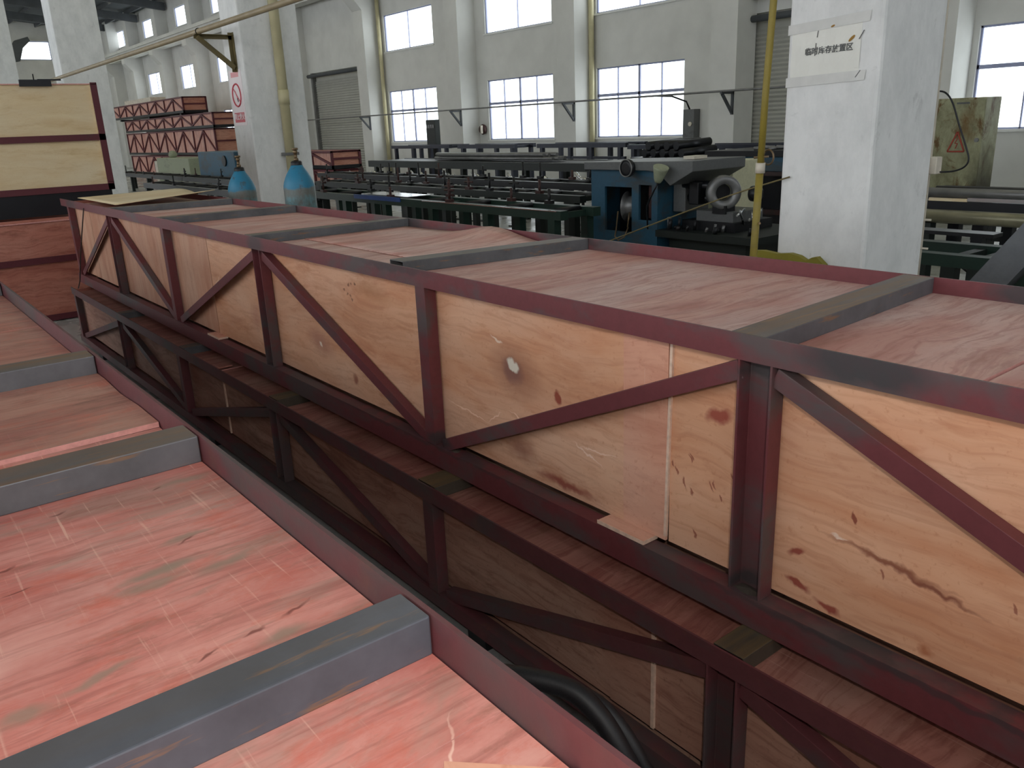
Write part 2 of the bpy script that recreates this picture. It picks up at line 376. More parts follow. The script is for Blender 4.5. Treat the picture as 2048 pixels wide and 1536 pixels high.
# roof: sheeting, purlins, girders
def zr(y): return 9.0+0.11*(16-y)
mb = MB(); mb.sweep([(16.4, zr(16.4)), (16.4, zr(16.4)+0.06), (-8.2, zr(-8.2)+0.06), (-8.2, zr(-8.2))], (-66.3, 0, 0), (8.1, 0, 0), (0, 1, 0), (0, 0, 1))
struct(mb.build('ceiling', 'roof'))
mb = MB()
for y in [15.4, 13.9, 12.4, 10.9, 9.4, 7.9, 6.4, 4.9, 3.4, 1.9]:
    mb.box(-66, 8, y-0.04, y+0.04, zr(y)-0.22, zr(y)-0.01)
struct(mb.build('trim_1', 'roof_steel'))
mb = MB()
for x in [-60.6, -55.2, -49.8, -44.6, -38.7, -33.3, -27.6, -22, -16.9, -11.9, -6.6]:
    mb.sweep([(15.9, zr(15.9)-0.6), (15.9, zr(15.9)-0.22), (0, zr(0)-0.22), (0, zr(0)-0.75)], (x-0.12, 0, 0), (x+0.12, 0, 0), (0, 1, 0), (0, 0, 1))
struct(mb.build('trim_2', 'roof_steel'))
for x in [-63, -57.6, -52.4, -47, -41.4, -36, -30.4, -25, -19.4, -14.4, -9.2, -4]:
    mb = MB(); mb.sweep([(14.3, zr(14.3)-0.03), (14.3, zr(14.3)-0.012), (3.0, zr(3)-0.012), (3.0, zr(3)-0.03)], (x-0.55, 0, 0), (x+0.55, 0, 0), (0, 1, 0), (0, 0, 1))
    struct(mb.build('skylight', 'skylight'))
# crane beam on corbelled pilasters
mb = MB(); mb.box(-66, 3, 15.15, 15.6, 6.45, 7.0); mb.box(-66, 3, 15.05, 15.7, 6.85, 7.0); struct(mb.build('trim_3', 'white_wall'))
pil = [-60.6, -56.1, -50.4, -44.7, -38.9, -33.6, -27.6, -21.95, -16.85, -11.85, -7.35, -2.6]
for i, x in enumerate(pil):
    mb = MB(); hw = 0.34
    mb.box(x-hw, x+hw, 15.35, YW, 0, 9.0)
    mb.sweep([(15.35, 5.7), (15.35, 6.45), (14.95, 6.45), (14.95, 6.15)], (x-hw, 0, 0), (x+hw, 0, 0), (0, 1, 0), (0, 0, 1))
    struct(mb.build('trim_%d' % (10+i), 'white_wall'))
k = 0
def window(x0, x1, z0, z1, div):
    global k; k += 1
    t = MB(); f = 0.035; y0, y1 = YW+0.04, YW+0.08
    t.box(x0, x0+f, y0, y1, z0, z1); t.box(x1-f, x1, y0, y1, z0, z1); t.box(x0, x1, y0, y1, z0, z0+f); t.box(x0, x1, y0, y1, z1-f, z1)
    if div:
        zm = z0+0.61*(z1-z0); t.box(x0, x1, y0, y1, zm-0.035, zm+0.035)
        for q in (1, 2, 3):
            xx = x0+(x1-x0)*q/4; wd = 0.03 if q == 2 else 0.012
            t.box(xx-wd, xx+wd, y0, y1, z0, z1)
    else:
        xx = (x0+x1)/2; t.box(xx-0.008, xx+0.008, y0, y1, z0, z1)
    o = struct(t.build('window_%d' % k, 'win_frame'))
    box('pane', 'glass', o, x0, x1, YW+0.055, YW+0.061, z0, z1)
    box('sill', 'win_reveal', o, x0-0.05, x1+0.05, YW-0.04, YW+0.04, z0-0.04, z0+0.005)
for a, b in low_w: window(a, b, BOT, TOP, True)
for a, b in up_w: window(a, b, 4.31, 5.50, False)
for a, b in cl_w: window(a, b, 7.45, 8.4, False)
for a, b in ((11.1, 13.1), (6.0, 8.4)):
    k += 1; t = MB(); t.box(-66.2, -66.12, a, a+.06, 7.13, 8.33); t.box(-66.2, -66.12, b-.06, b, 7.13, 8.33); t.box(-66.2, -66.12, a, b, 7.13, 7.19); t.box(-66.2, -66.12, a, b, 8.27, 8.33)
    o = struct(t.build('window_%d' % k, 'win_frame')); box('pane', 'glass', o, -66.17, -66.16, a, b, 7.13, 8.33)
for i, (a, b, z0, z1) in enumerate(doors):
    mb = MB(); n = int((z1-0.3)/0.09)
    for q in range(n):
        z = q*0.09; mb.sweep([(0, 0), (0.03, 0.045), (0, 0.09), (0.05, 0.09), (0.05, 0)][::-1], (a+0.1, YW+0.05, z), (b-0.1, YW+0.05, z), (0, 1, 0), (0, 0, 1))
    o = struct(mb.build('door_%d' % (i+1), 'shutter'))
    mb = MB(); mb.box(a-0.05, a+0.1, YW-0.06, YW+0.12, 0, z1); mb.box(b-0.1, b+0.05, YW-0.06, YW+0.12, 0, z1); mb.build('guide_rail', 'grey_steel', o)
    mb = MB(); mb.tube([(a-0.1, YW-0.15, z1-0.12), (b+0.1, YW-0.15, z1-0.12)], 0.07, 12)
    if i: mb.box(a-0.2, b+0.2, YW-0.2, YW-0.1, z1+0.25, z1+0.33)
    mb.build('roller', 'roof_steel', o)
    MB().box(a, b, YW+0.1, YW+0.16, 0, z1).build('backing', 'shutter', o)

# ------------------------------------------------------------------ concrete columns
def column(x0, x1, y0, y1, label):
    mb = MB(); n = 10
    o = mb.box(x0, x1, y0, y1, 0, 9.6).build('concrete_column', 'column', bevel=0.02)
    return tag(o, label, 'column')
colR = column(-2.81, -2.27, 4.2, 4.85, 'large white concrete column on the right with a taped paper notice')
colM = column(-11.1, -10.5, 4.2, 4.98, 'white concrete column behind the blue gas bottles, with a no smoking sign')
column(-21.25, -20.55, 4.2, 5.12, 'white concrete column behind the tan plywood crate')
column(-31.6, -31.0, 4.2, 5.1, 'white concrete column at the far left edge, farthest along the row')

def text_mesh(txt, size, name, mat, parent, origin, xdir, updir, bold=0.0, label=None):
    cu = bpy.data.curves.new(name, 'FONT'); cu.body = txt; cu.size = size; cu.extrude = 0.0006; cu.offset = bold
    cu.align_x = 'CENTER'; cu.align_y = 'CENTER'
    to = bpy.data.objects.new('tmp', cu); C.objects.link(to)
    dg = bpy.context.evaluated_depsgraph_get(); me = bpy.data.meshes.new_from_object(to.evaluated_get(dg))
    C.objects.unlink(to); bpy.data.objects.remove(to)
    a, b = V(xdir).normalized(), V(updir).normalized(); c = a.cross(b); org = ORG[parent.name]
    for v in me.vertices: p = v.co.copy(); v.co = V(origin)+a*p.x+b*p.y+c*p.z-org
    me.materials.clear(); me.materials.append(M[mat]); me.name = name
    o = bpy.data.objects.new(name, me); C.objects.link(o); o.parent = parent; ORG[o.name] = org
    if label: o['label'] = label
    return o

# taped paper notice on the right column (front face y = 4.2)
yf = 4.2
t = thing('paper_notice', (-2.58, yf, 2.0), 'yellowed paper notice with Chinese writing, taped to the large right column', 'notice')
mb = MB(); n = 14
P0 = []
for j in range(9):
    for i in range(n+1):
        x = -2.785+0.40*i/n; z = 1.875+0.268*j/8+0.016*(i/n)*0; P0.append((x, yf-0.0015-0.0012*(1+math.sin(i*1.7+j)), z))
mb.add(P0, [(j*(n+1)+i, j*(n+1)+i+1, (j+1)*(n+1)+i+1, (j+1)*(n+1)+i) for j in range(8) for i in range(n)])
sheet_ = mb.build('sheet', 'paper', t)
for (x0, z0, x1, z1, hh) in ((-2.81, 2.125, -2.345, 2.150, 0.050), (-2.808, 1.858, -2.35, 1.872, 0.05)):
    mb = MB(); q = [(x0, yf-0.0045, z0-hh/2), (x1, yf-0.0045, z1-hh/2), (x1+0.006, yf-0.0045, z1+hh/2), (x0, yf-0.0045, z0+hh/2)]
    mb.sweep([(0, 0), (x1-x0, z1-z0), (x1-x0+0.006, z1-z0+hh), (0, hh)], (x0, yf-0.0050, z0-hh/2), (x0, yf-0.0042, z0-hh/2), (1, 0, 0), (0, 0, 1)); mb.build('tape_strip', 'tape', t)
text_mesh('临时库存放置区', 0.0395, 'lettering', 'ink', sheet_, (-2.562, yf-0.006, 2.008), (1, 0, 0.02), (0, 0, 1), 0.0006)
for a_, b_, c_, d_ in ((-2.628, 2.108, -2.633, 2.075), (-2.636, 2.048, -2.640, 1.985), (-2.37, 2.085, -2.395, 2.045), (-2.375, 1.895, -2.40, 1.862)):
    MB().bar((a_, yf-0.006, b_), (c_, yf-0.006, d_), 0.004, 0.001, (0, 1, 0)).build('crack_mark', 'ink', t)
M['rust_spot'] = simple('notice_rust_stain', (168, 128, 60), 0.8)
for cx, cz, a, b, r in ((-2.435, 2.052, 0.022, 0.0075, 0.7), (-2.545, 2.122, 0.012, 0.005, 0.3)):
    vs = [(cx+a*math.cos(q)*math.cos(r)-b*math.sin(q)*math.sin(r), yf-0.0062, cz+a*math.cos(q)*math.sin(r)+b*math.sin(q)*math.cos(r)) for q in [2*PI*i/14 for i in range(14)]]
    MB().add(vs, [tuple(range(14))]).build('rust_stain', 'rust_spot', t)

# no smoking sign on the middle column (front face)
t = thing('no_smoking_sign', (-10.82, yf, 1.85), 'white no smoking sign with red ring on the middle column', 'sign')
box('board', 'sign_white', t, -11.03, -10.62, yf-0.006, yf, 1.83, 2.50)
mb = MB(); mb.ring((-10.83, yf-0.007, 2.20), (0, 1, 0), 0.135, 0.011, 32, 6); mb.bar((-10.93, yf-0.008, 2.29), (-10.735, yf-0.008, 2.11), 0.016, 0.003, (0, 1, 0)); mb.build('prohibition_ring', 'sign_red', t)
mb = MB(); mb.bar((-10.87, yf-0.0075, 2.25), (-10.80, yf-0.0075, 2.12), 0.03, 0.002, (0, 1, 0)); ms_ = mb.build('match_symbol', 'sign_pink', t)
mb = MB(); mb.bar((-10.825, yf-0.009, 2.165), (-10.80, yf-0.009, 2.12), 0.03, 0.002, (0, 1, 0)); mb.build('match_head', 'ink', ms_)
rp_ = box('red_panel', 'sign_red', t, -10.99, -10.665, yf-0.008, yf-0.006, 1.87, 1.99)
text_mesh('禁止烟火', 0.085, 'lettering', 'sign_white', rp_, (-10.828, yf-0.0095, 1.935), (1, 0, 0), (0, 0, 1), 0.001)
box('top_strip', 'sign_pink', t, -10.95, -10.70, yf-0.008, yf-0.006, 2.415, 2.475)

# downpipe and conduit on the middle column
t = thing('downpipe', (-10.40, 4.62, 0), 'cream plastic downpipe running down the middle column', 'pipe')
_p = MB().tube([(-10.42, 4.64, 0.02), (-10.42, 4.64, 9.2)], 0.062, 20)
pr_ = _p.build('pipe_run', 'pipe_cream', t)
for z in (0.9, 2.15, 3.6):
    MB().tube([(-10.42, 4.64, z-0.09), (-10.42, 4.64, z+0.09)], 0.069, 20).build('socket', 'pipe_cream', pr_)
mb = MB(); mb.box(-10.50, -10.345, 4.55, 4.73, 1.44, 1.475); mb.build('clamp', 'grey_steel', t)

# long pipe on a triangular bracket
yp = 3.78
o = MB().tube([(-44, yp, 2.93), (-30, yp, 2.93), (-10, yp, 2.93), (-4, yp, 2.93), (4, yp, 2.93)], 0.032, 14).build('overhead_pipe', 'pipe_brown'); tag(o, 'long brown pipe running overhead past the white columns', 'pipe')
def tri_bracket(x, label):
    t = thing('pipe_bracket', (x, 4.2, 2.49), label, 'bracket')
    MB().ell((x-0.03, 3.72, 2.90), (x-0.03, 4.2, 2.90), (1, 0, 0), (0, 0, -1), 0.06, 0.05, 0.008).build('arm', 'olive_bracket', t)
    MB().ell((x-0.03, 4.195, 2.47), (x-0.03, 4.195, 2.93), (1, 0, 0), (0, -1, 0), 0.06, 0.05, 0.008).build('upright', 'olive_bracket', t)
    MB().bar((x, 3.75, 2.87), (x, 4.17, 2.52), 0.05, 0.05).build('strut', 'olive_bracket', t)
    MB().ring((x, yp, 2.93), (1, 0, 0), 0.036, 0.005, 16, 6).build('clip', 'dark_steel', t)
tri_bracket(-10.72, 'olive steel triangle bracket on the middle column carrying the overhead pipe')

# conduit, junction box and cable at the right column
t = thing('junction_box', (-2.28, 4.90, 1.33), 'off white junction box strapped beside the large right column', 'box')
box('case', 'plastic_white', t, -2.325, -2.245, 4.86, 4.93, 1.335, 1.43, bevel=0.006)
MB().tube([(-2.29, 4.875, 0.3), (-2.29, 4.875, 2.4), (-2.29, 4.875, 6)], 0.010, 10).build('conduit', 'plastic_white', t)
mb = MB(); mb.box(-2.33, -2.24, 4.855, 4.865, 1.075, 1.085); mb.box(-2.33, -2.24, 4.855, 4.865, 0.91, 0.92); mb.build('clip', 'plastic_white', t)
pts = [(-2.33, 4.92, 1.786), (-2.27, 4.92, 1.775), (-2.223, 4.92, 1.72), (-2.173, 4.92, 1.60), (-2.125, 4.92, 1.49), (-2.10, 4.92, 1.417), (-2.119, 4.92, 1.374), (-2.178, 4.92, 1.35), (-2.26, 4.91, 1.345)]
def smooth(pp, n=8):
    pp = [V(p) for p in pp]; out = []
    for i in range(len(pp)-1):
        a = pp[max(i-1, 0)]; b = pp[i]; c = pp[i+1]; d = pp[min(i+2, len(pp)-1)]
        for q in range(n):
            u = q/n; out.append(0.5*((2*b)+(c-a)*u+(2*a-5*b+4*c-d)*u*u+(3*b-a-3*c+d)*u**3))
    return out+[pp[-1]]
MB().tube(smooth(pts), 0.005, 8).build('cable', 'dark_steel', t)

# ------------------------------------------------------------------ plywood crates in angle-iron frames
def crate(label, x0, x1, y0, y1, z0, z1, nodes, side, top, steel, beams=(), sheets=None, panels=None, ch=0.06, cb=0.08, cat='crate', group=None,
          truss=('y0',), ends=('x1',), beam_mat='beam', up=1, tsz=0.05, beam_h=0.045, origin=None, end_mat='ply_end', small=False, top_rail=True, mid=None):
    t = thing('plywood_crate', (x1, (y0+y1)/2, z0), label, cat, group)
    T = 0.006 if not small else 0.012
    pw = 0.055
    for yy, d in ((y0, 1), (y1, -1)):
        mb = MB(); mb.ell((x0, yy, z1-ch), (x1, yy, z1-ch), (0, d, 0), (0, 0, 1), 0.05, ch, T); mb.build('top_chord', steel, t)
        mb = MB(); mb.ell((x0, yy, z0+cb), (x1, yy, z0+cb), (0, d, 0), (0, 0, -1), pw-0.004, cb, T); mb.build('bottom_chord', steel, t)
    # side sheets
    for yy, d in ((y0, 1), (y1, -1)):
        ps = panels if (panels and d == 1) else [(x0+0.01, x1-0.01)]
        for i, p in enumerate(ps):
            m_ = p[2] if len(p) > 2 else side
            off = 0.004 if (len(p) > 3 and p[3]) else 0.0
            ya, yb = sorted((yy+d*(pw-off), yy+d*(pw+0.009-off)))
            MB().box(p[0], p[1], ya, yb, z0+cb+0.013, z1-ch+0.012).build('side_panel', m_, t)
    for s in (sheets or [(x0+0.01, x1-0.01)]):
        dz = s[2] if len(s) > 2 else 0.0
        nx = max(2, int((s[1]-s[0])/0.12)); ny = 5
        vs = []; fs = []
        za = z1-beam_h-0.010
        ya, yb = y0+0.008, y1-0.008
        fn = s[3] if len(s) > 3 and s[3] else (lambda u, v: 0)
        for lay in (0, 1):
            for j in range(ny+1):
                for i in range(nx+1):
                    u, v = i/nx, j/ny
                    vs.append((s[0]+(s[1]-s[0])*u, ya+(yb-ya)*v, za+dz+lay*0.010+fn(u, v)))
        N = (nx+1)*(ny+1)
        for j in range(ny):
            for i in range(nx):
                q = j*(nx+1)+i; fs.append((q+N, q+1+N, q+nx+2+N, q+nx+1+N)); fs.append((q, q+nx+1, q+nx+2, q+1))
        for i in range(nx): fs.append((i, i+1, i+1+N, i+N)); q = ny*(nx+1)+i; fs.append((q+1, q, q+N, q+1+N))
        ed = []
        for j in range(ny):
            q = j*(nx+1); ed.append((q+nx+1, q, q+N, q+nx+1+N)); q += nx; ed.append((q, q+nx+1, q+nx+1+N, q+N))
        mb = MB(); mb.add(vs, fs); mb.cur = 1; k0 = 0
        for f in ed: mb.f.append(list(f)); mb.sm.append(False); mb.mi.append(1)
        mb.build('top_panel', top, t, mats=[s[4] if len(s) > 4 else top, 'ply_pink_edge'])
    MB().box(x0+0.01, x1-0.01, y0+0.01, y1-0.01, z0+0.012, z0+0.022).build('base_panel', 'ply_low_side', t)
    # end frames
    for e in ('x0', 'x1'):
        xx, d = (x1, -1) if e == 'x1' else (x0, 1)
        xa, xb = sorted((xx+d*0.03, xx+d*0.04))
        MB().box(xa, xb, y0+0.02, y1-0.02, z0+0.03, z1-0.02).build('end_panel', end_mat, t)
        if e in ends:
            zb = z1
            for yy, dy in ((y0, 1), (y1, -1)):
                MB().ell((xx, yy, z0), (xx, yy, zb), (d, 0, 0), (0, dy, 0), 0.05, 0.06, T).build('corner_post', steel, t)
            MB().ell((xx, y0, z0), (xx, y1, z0), (d, 0, 0), (0, 0, 1), 0.05, 0.06, T).build('end_rail', steel, t)
            if top_rail: MB().ell((xx, y0, z1), (xx, y1, z1), (d, 0, 0), (0, 0, -1), 0.05, 0.05, T).build('end_rail', steel, t)
            zm = mid or (z0+z1)/2
            MB().ell((xx, y0, zm+0.03), (xx, y1, zm+0.03), (d, 0, 0), (0, 0, -1), 0.04, 0.06, T).build('mid_rail', steel, t)
    # web members
    for sd in truss:
        yy, d = (y0, 1) if sd == 'y0' else (y1, -1)
        zb, zt = z0+cb, z1-ch+0.004
        for kind, x in nodes:
            mb = MB()
            if kind == 'c':
                mb.chan((x, yy+d*(pw-0.004), zb), (x, yy+d*(pw-0.004), zt), (1, 0, 0), (0, -d, 0), 0.09, pw-0.006, T)
            else:
                mb.ell((x+0.06, yy+d*0.002, zb), (x+0.06, yy+d*0.002, zt), (-1, 0, 0), (0, d, 0), 0.06, pw-0.008, T)
            mb.build('post', steel, t, bevel=0 if small else 0.0015)
        for i in range(len(nodes)-1):
            (ka, xa), (kb, xb) = nodes[i], nodes[i+1]
            xa2, xb2 = xa+0.07, xb+0.02
            risng = (i % 2 == (0 if up else 1))
            lo, hi = zb+0.008, zt-0.03
            p0, p1 = ((xa2+0.03, lo), (xb2-0.02, hi)) if risng else ((xa2+0.02, hi), (xb2-0.03, lo))
            dirv = V((p1[0]-p0[0], 0, p1[1]-p0[1])).normalized()
            nrm = V((-dirv.z, 0, dirv.x))     # points up
            mb = MB()
            yo = yy+d*0.012
            mb.ell((p0[0]+nrm.x*0.022, yo, p0[1]+nrm.z*0.022), (p1[0]+nrm.x*0.022, yo, p1[1]+nrm.z*0.022), (-nrm.x, 0, -nrm.z), (0, d, 0), 0.045, pw-0.018, T)
            mb.build('diagonal_brace', steel, t, bevel=0 if small else 0.0015)
    # cross beams (inverted channels)
    for i, b in enumerate(beams):
        xn, xf = b[0], b[1]; w_ = b[2] if len(b) > 2 else 0.085; bmn = b[3] if len(b) > 3 else beam_mat; inset = b[4] if len(b) > 4 else 0.012
        mb = MB(); mb.chan((xn-w_/2, y0+inset, z1), (xf-w_/2, y1-0.008, z1), (1, 0, 0), (0, 0, -1), w_, beam_h, 0.004)
        mb.build('cross_beam', bmn, t, bevel=0.002)
    return t

YN, YF = 1.4806, 2.368
# plywood of the near side of the main crate; coordinates are relative to the crate's base (1.70, 1.924, 0.518)
OX, OZ = 1.70, 0.518
def kb(x, z, sx, sz, col, rot=0.0, edge=0.5, st=1.0): return ((x-OX, 1.53-1.924, z-OZ), (sx, 1.0, sz), lin(*col), rot, edge, st)
blobs_side = [
 kb(-1.95, 0.955, 0.15, 0.11, (150, 96, 76), 0.2, 0.1, 0.75), kb(-1.965, 0.955, 0.065, 0.05, (142, 100, 92), 0.2, 0.5, 0.8), kb(-1.96, 0.972, 0.035, 0.022, (236, 226, 210), 0.4, 0.7, 1.0),
 kb(-1.935, 0.70, 0.10, 0.06, (146, 94, 78), 0.1, 0.2, 0.7), kb(-1.75, 0.915, 0.020, 0.026, (150, 66, 52), 0.0, 0.6, 0.9),
 kb(-2.04, 1.045, 0.035, 0.006, (240, 214, 194), 0.2, 0.5, 1.0),
 kb(-2.22, 0.755, 0.16, 0.0035, (246, 208, 184), 0.12, 0.4, 1.0), kb(-2.07, 0.772, 0.05, 0.0035, (246, 208, 184), -0.6, 0.4, 1.0),
 kb(-1.93, 0.80, 0.07, 0.0035, (246, 208, 184), 0.25, 0.4, 1.0), kb(-1.58, 0.79, 0.09, 0.003, (246, 214, 196), -0.08, 0.4, 0.9), kb(-1.62, 0.77, 0.08, 0.003, (246, 214, 196), 0.35, 0.4, 0.9),
 kb(-1.72, 0.640, 0.17, 0.018, (152, 78, 66), 0.03, 0.3, 0.9), kb(-1.40, 1.035, 0.12, 0.020, (150, 70, 58), -0.45, 0.3, 0.8), kb(-1.16, 1.01, 0.05, 0.022, (152, 62, 54), -0.3, 0.5, 0.85),
 kb(-0.93, 0.735, 0.030, 0.012, (148, 66, 56), -0.6, 0.5, 0.9), kb(-0.92, 0.655, 0.045, 0.014, (150, 66, 56), 0.2, 0.5, 0.9), kb(-0.84, 0.63, 0.04, 0.012, (150, 66, 56), 0.2, 0.5, 0.9),
 kb(-0.80, 0.87, 0.006, 0.016, (138, 70, 56), -0.3, 0.6, 0.9), kb(-0.72, 0.795, 0.17, 0.010, (140, 80, 60), 0.10, 0.3, 0.85), kb(-0.62, 0.775, 0.12, 0.008, (120, 58, 46), 0.16, 0.3, 0.8), kb(-0.83, 0.812, 0.02, 0.004, (240, 210, 190), 0.1, 0.5, 1.0),
 kb(-0.62, 0.63, 0.018, 0.016, (180, 110, 74), 0, 0.2, 0.9), kb(-0.36, 0.70, 0.10, 0.05, (214, 190, 160), 0, 0.2, 0.6),
 kb(-3.36, 0.80, 0.16, 0.07, (166, 112, 98), 0.2, 0.2, 0.6), kb(-3.36, 0.79, 0.018, 0.010, (238, 220, 205), 0.6, 0.6, 1.0), kb(-3.38, 0.965, 0.018, 0.03, (144, 88, 66), -0.3, 0.5, 0.8), kb(-3.05, 0.69, 0.03, 0.03, (150, 84, 66), -0.4, 0.4, 0.8),
 kb(-2.85, 1.10, 0.20, 0.05, (166, 112, 70), 0.1, 0.1, 0.5), kb(-4.1, 0.8, 0.1, 0.10, (176, 116, 98), 0, 0.2, 0.5), kb(-5.3, 0.9, 0.2, 0.1, (184, 120, 100), 0, 0.1, 0.5),
 kb(-4.40, 1.00, 0.03, 0.004, (240, 212, 190), -0.6, 0.4, 1.0), kb(-4.62, 0.93, 0.07, 0.004, (236, 206, 182), -0.6, 0.4, 0.8)]
rs = random.Random(3)
for i in range(14): blobs_side.append(kb(-1.30+0.26*rs.random(), 0.66+0.22*rs.random(), 0.004, 0.010+0.008*rs.random(), (150, 84, 66), -0.35, 0.6, 0.85))
for i in range(8): blobs_side.append(kb(-3.15+0.2*rs.random(), 1.03+0.08*rs.random(), 0.010, 0.007, (128, 84, 62), -0.3, 0.5, 0.8))
for i in range(5): blobs_side.append(kb(-0.9+0.6*rs.random(), 0.75+0.25*rs.random(), 0.004, 0.013, (148, 84, 68), -0.4, 0.6, 0.8))
M['ply_side'] = ply('orange_plywood_side', (228, 176, 142), (212, 150, 114), (234, 198, 172), 'x', streak=0.55, scratches=0.0, stain=(186, 120, 84), blobs=blobs_side)
M['ply_side_pink'] = ply('pinkish_plywood_side', (228, 172, 146), (212, 150, 126), (230, 190, 168), 'x', streak=0.5, scratches=0.5, stain=(188, 118, 92))
M['ply_side_far'] = ply('brownish_plywood_side', (212, 162, 134), (194, 136, 108), (214, 176, 152), 'z', streak=0.4, scratches=0.0, stain=(170, 108, 82))

nodesA = [('a', -8.06), ('c', -6.72), ('a', -5.39), ('c', -3.91), ('a', -2.43), ('c', -1.075), ('a', 0.30), ('c', 1.55)]
main = crate('topmost long plywood crate in the middle, orange sides under a dark red angle-iron truss', -8.12, 1.70, YN, YF, 0.518, 1.24, nodesA, 'ply_side', 'ply_top', 'red_steel_a',
    beams=[(-6.62, -6.52), (-5.42, -5.35), (-3.96, -3.92), (-2.64, -2.52, 0.095, 'beam', 0.06), (-1.055, -1.105, 0.09, 'beam_rusty', 0.006), (0.35, 0.33)],
    sheets=[(-8.09, -5.42, 0), (-5.41, -2.60, 0.0), (-2.59, -0.62, 0.0), (-0.61, 1.69, 0.0)],
    panels=[(-8.1, -7.50, 'ply_side_far'), (-7.49, -4.72, 'ply_side_far'), (-4.71, -1.475, 'ply_side'), (-1.474, -1.318, 'ply_side_pink', 1), (-1.31, 1.69, 'ply_side')], truss=('y0',))
# raw edge of the overlapping strip, tabs sticking out over the bottom chord, gusset weld plates
def edge_strip(x, z0, z1, parent, y=YN+0.0515, w_=0.0085, lean=0.0):
    MB().sweep([(-w_/2, 0), (w_/2, 0), (w_/2+lean, z1-z0), (-w_/2+lean, z1-z0)], (x, y-0.004, z0), (x, y+0.004, z0), (1, 0, 0), (0, 0, 1)).build('panel_edge', 'ply_edge', parent)['label'] = 'pale raw edge of a plywood sheet'
edge_strip(-1.318, 0.625, 1.18, main, lean=0.012)
def tab(x0, x1, parent, z, y0, y1):
    mb = MB(); mb.box(x0, x1, y0, y1, z, z+0.009); mb.cur = 1; mb.box(x0-0.001, x1+0.001, y0-0.002, y0, z-0.001, z+0.010); mb.box(x1, x1+0.002, y0, y1, z-0.001, z+0.010)
    mb.build('plywood_tab', 'ply_side_pink', parent, mats=['ply_side_pink', 'ply_edge'])
tab(-1.53, -1.355, main, 0.601, YN+0.004, YN+0.06)
tab(-4.78, -4.60, main, 0.601, YN+0.006, YN+0.06)
M['weld'] = painted('burnt_weld_metal', (96, 88, 80), (60, 52, 46), 1.2, 0.6)
rw = random.Random(4)
for xx in (-2.40, -5.36, -1.03, -3.86, -2.29, -6.67):
    vs = [(xx, YN+0.03, 0.603)]
    for i in range(14):
        a = 2*PI*i/14; q = 0.6+0.5*rw.random(); vs.append((xx+0.05*q*math.cos(a), YN+0.028+0.022*q*math.sin(a), 0.5975))
    MB().add(vs, [(0, 1+i, 1+(i+1) % 14) for i in range(14)]).build('weld_patch', 'weld', main)
# end lugs of the top chord
MB().box(-8.28, -8.12, YN, YN+0.006, 1.18, 1.24).build('chord_stub', 'red_steel', main)
# rod hanging beside the crate end
o = MB().tube([(-7.35, YN-0.01, 1.20), (-7.70, YN-0.02, 0.85), (-7.95, YN-0.03, 0.55), (-8.35, YN-0.03, 0.30)], 0.005, 6).build('wire', 'wire'); tag(o, 'thin dark wire hanging down at the far end of the topmost middle crate', 'wire')

YB0 = 1.36
nodesB = [('a', -7.85), ('c', -6.42), ('a', -5.05), ('c', -3.65), ('a', -2.29), ('c', -1.04), ('a', 0.30), ('c', 1.5)]
lowc = crate('lower plywood crate in shadow under the topmost middle crate', -7.9, 1.65, YB0, YB0+0.90, 0.04, 0.516, nodesB, 'ply_low_side', 'ply_low_top', 'red_steel_b',
    beams=[(-6.35, -6.35), (-4.95, -4.95, 0.09), (-3.60, -3.60, 0.10, 'beam_yellow'), (-2.27, -2.27, 0.11, 'beam_yellow'), (-0.985, -0.985, 0.085, 'beam_yellow'), (0.35, 0.35)],
    sheets=[(-7.88, -4.42, 0.002), (-4.41, -2.40, 0.0), (-2.39, 0.2, -0.002), (0.21, 1.64, 0.0)],
    panels=[(-7.89, -4.40, 'ply_low_side'), (-4.39, -1.41, 'ply_low_side'), (-1.409, -1.25, 'ply_low_side', 1), (-1.242, 1.64, 'ply_low_side')], cb=0.055)
edge_strip(-1.247, 0.11, 0.47, lowc, YB0+0.051, 0.011)
edge_strip(-4.395, 0.11, 0.47, lowc, YB0+0.051, 0.011)
o = MB().box(-4.60, -4.42, YB0+0.02, YB0+0.12, 0.483, 0.490).build('top_panel', 'ply_low_top', lowc)
mb = MB()
for x in (-1.01, -2.26): mb.lathe([(0.0065, 0), (0.006, 0.004), (0.002, 0.006)], (x, YB0+0.02, 0.30), 8, (0, -1, 0))
# bearers under the lower crate
t = None
ORDN = ['farthest', 'second farthest', 'second nearest', 'nearest']
for i, x in enumerate((-7.2, -4.6, -2.0, 0.6)):
    o = MB().box(x-0.05, x+0.05, YB0, YB0+0.9, 0.0, 0.04).build('timber_bearer', 'dark_steel'); tag(o, ORDN[i]+' dark bearer on the floor under the lower middle crate', 'bearer', 'bearers under the middle crates')

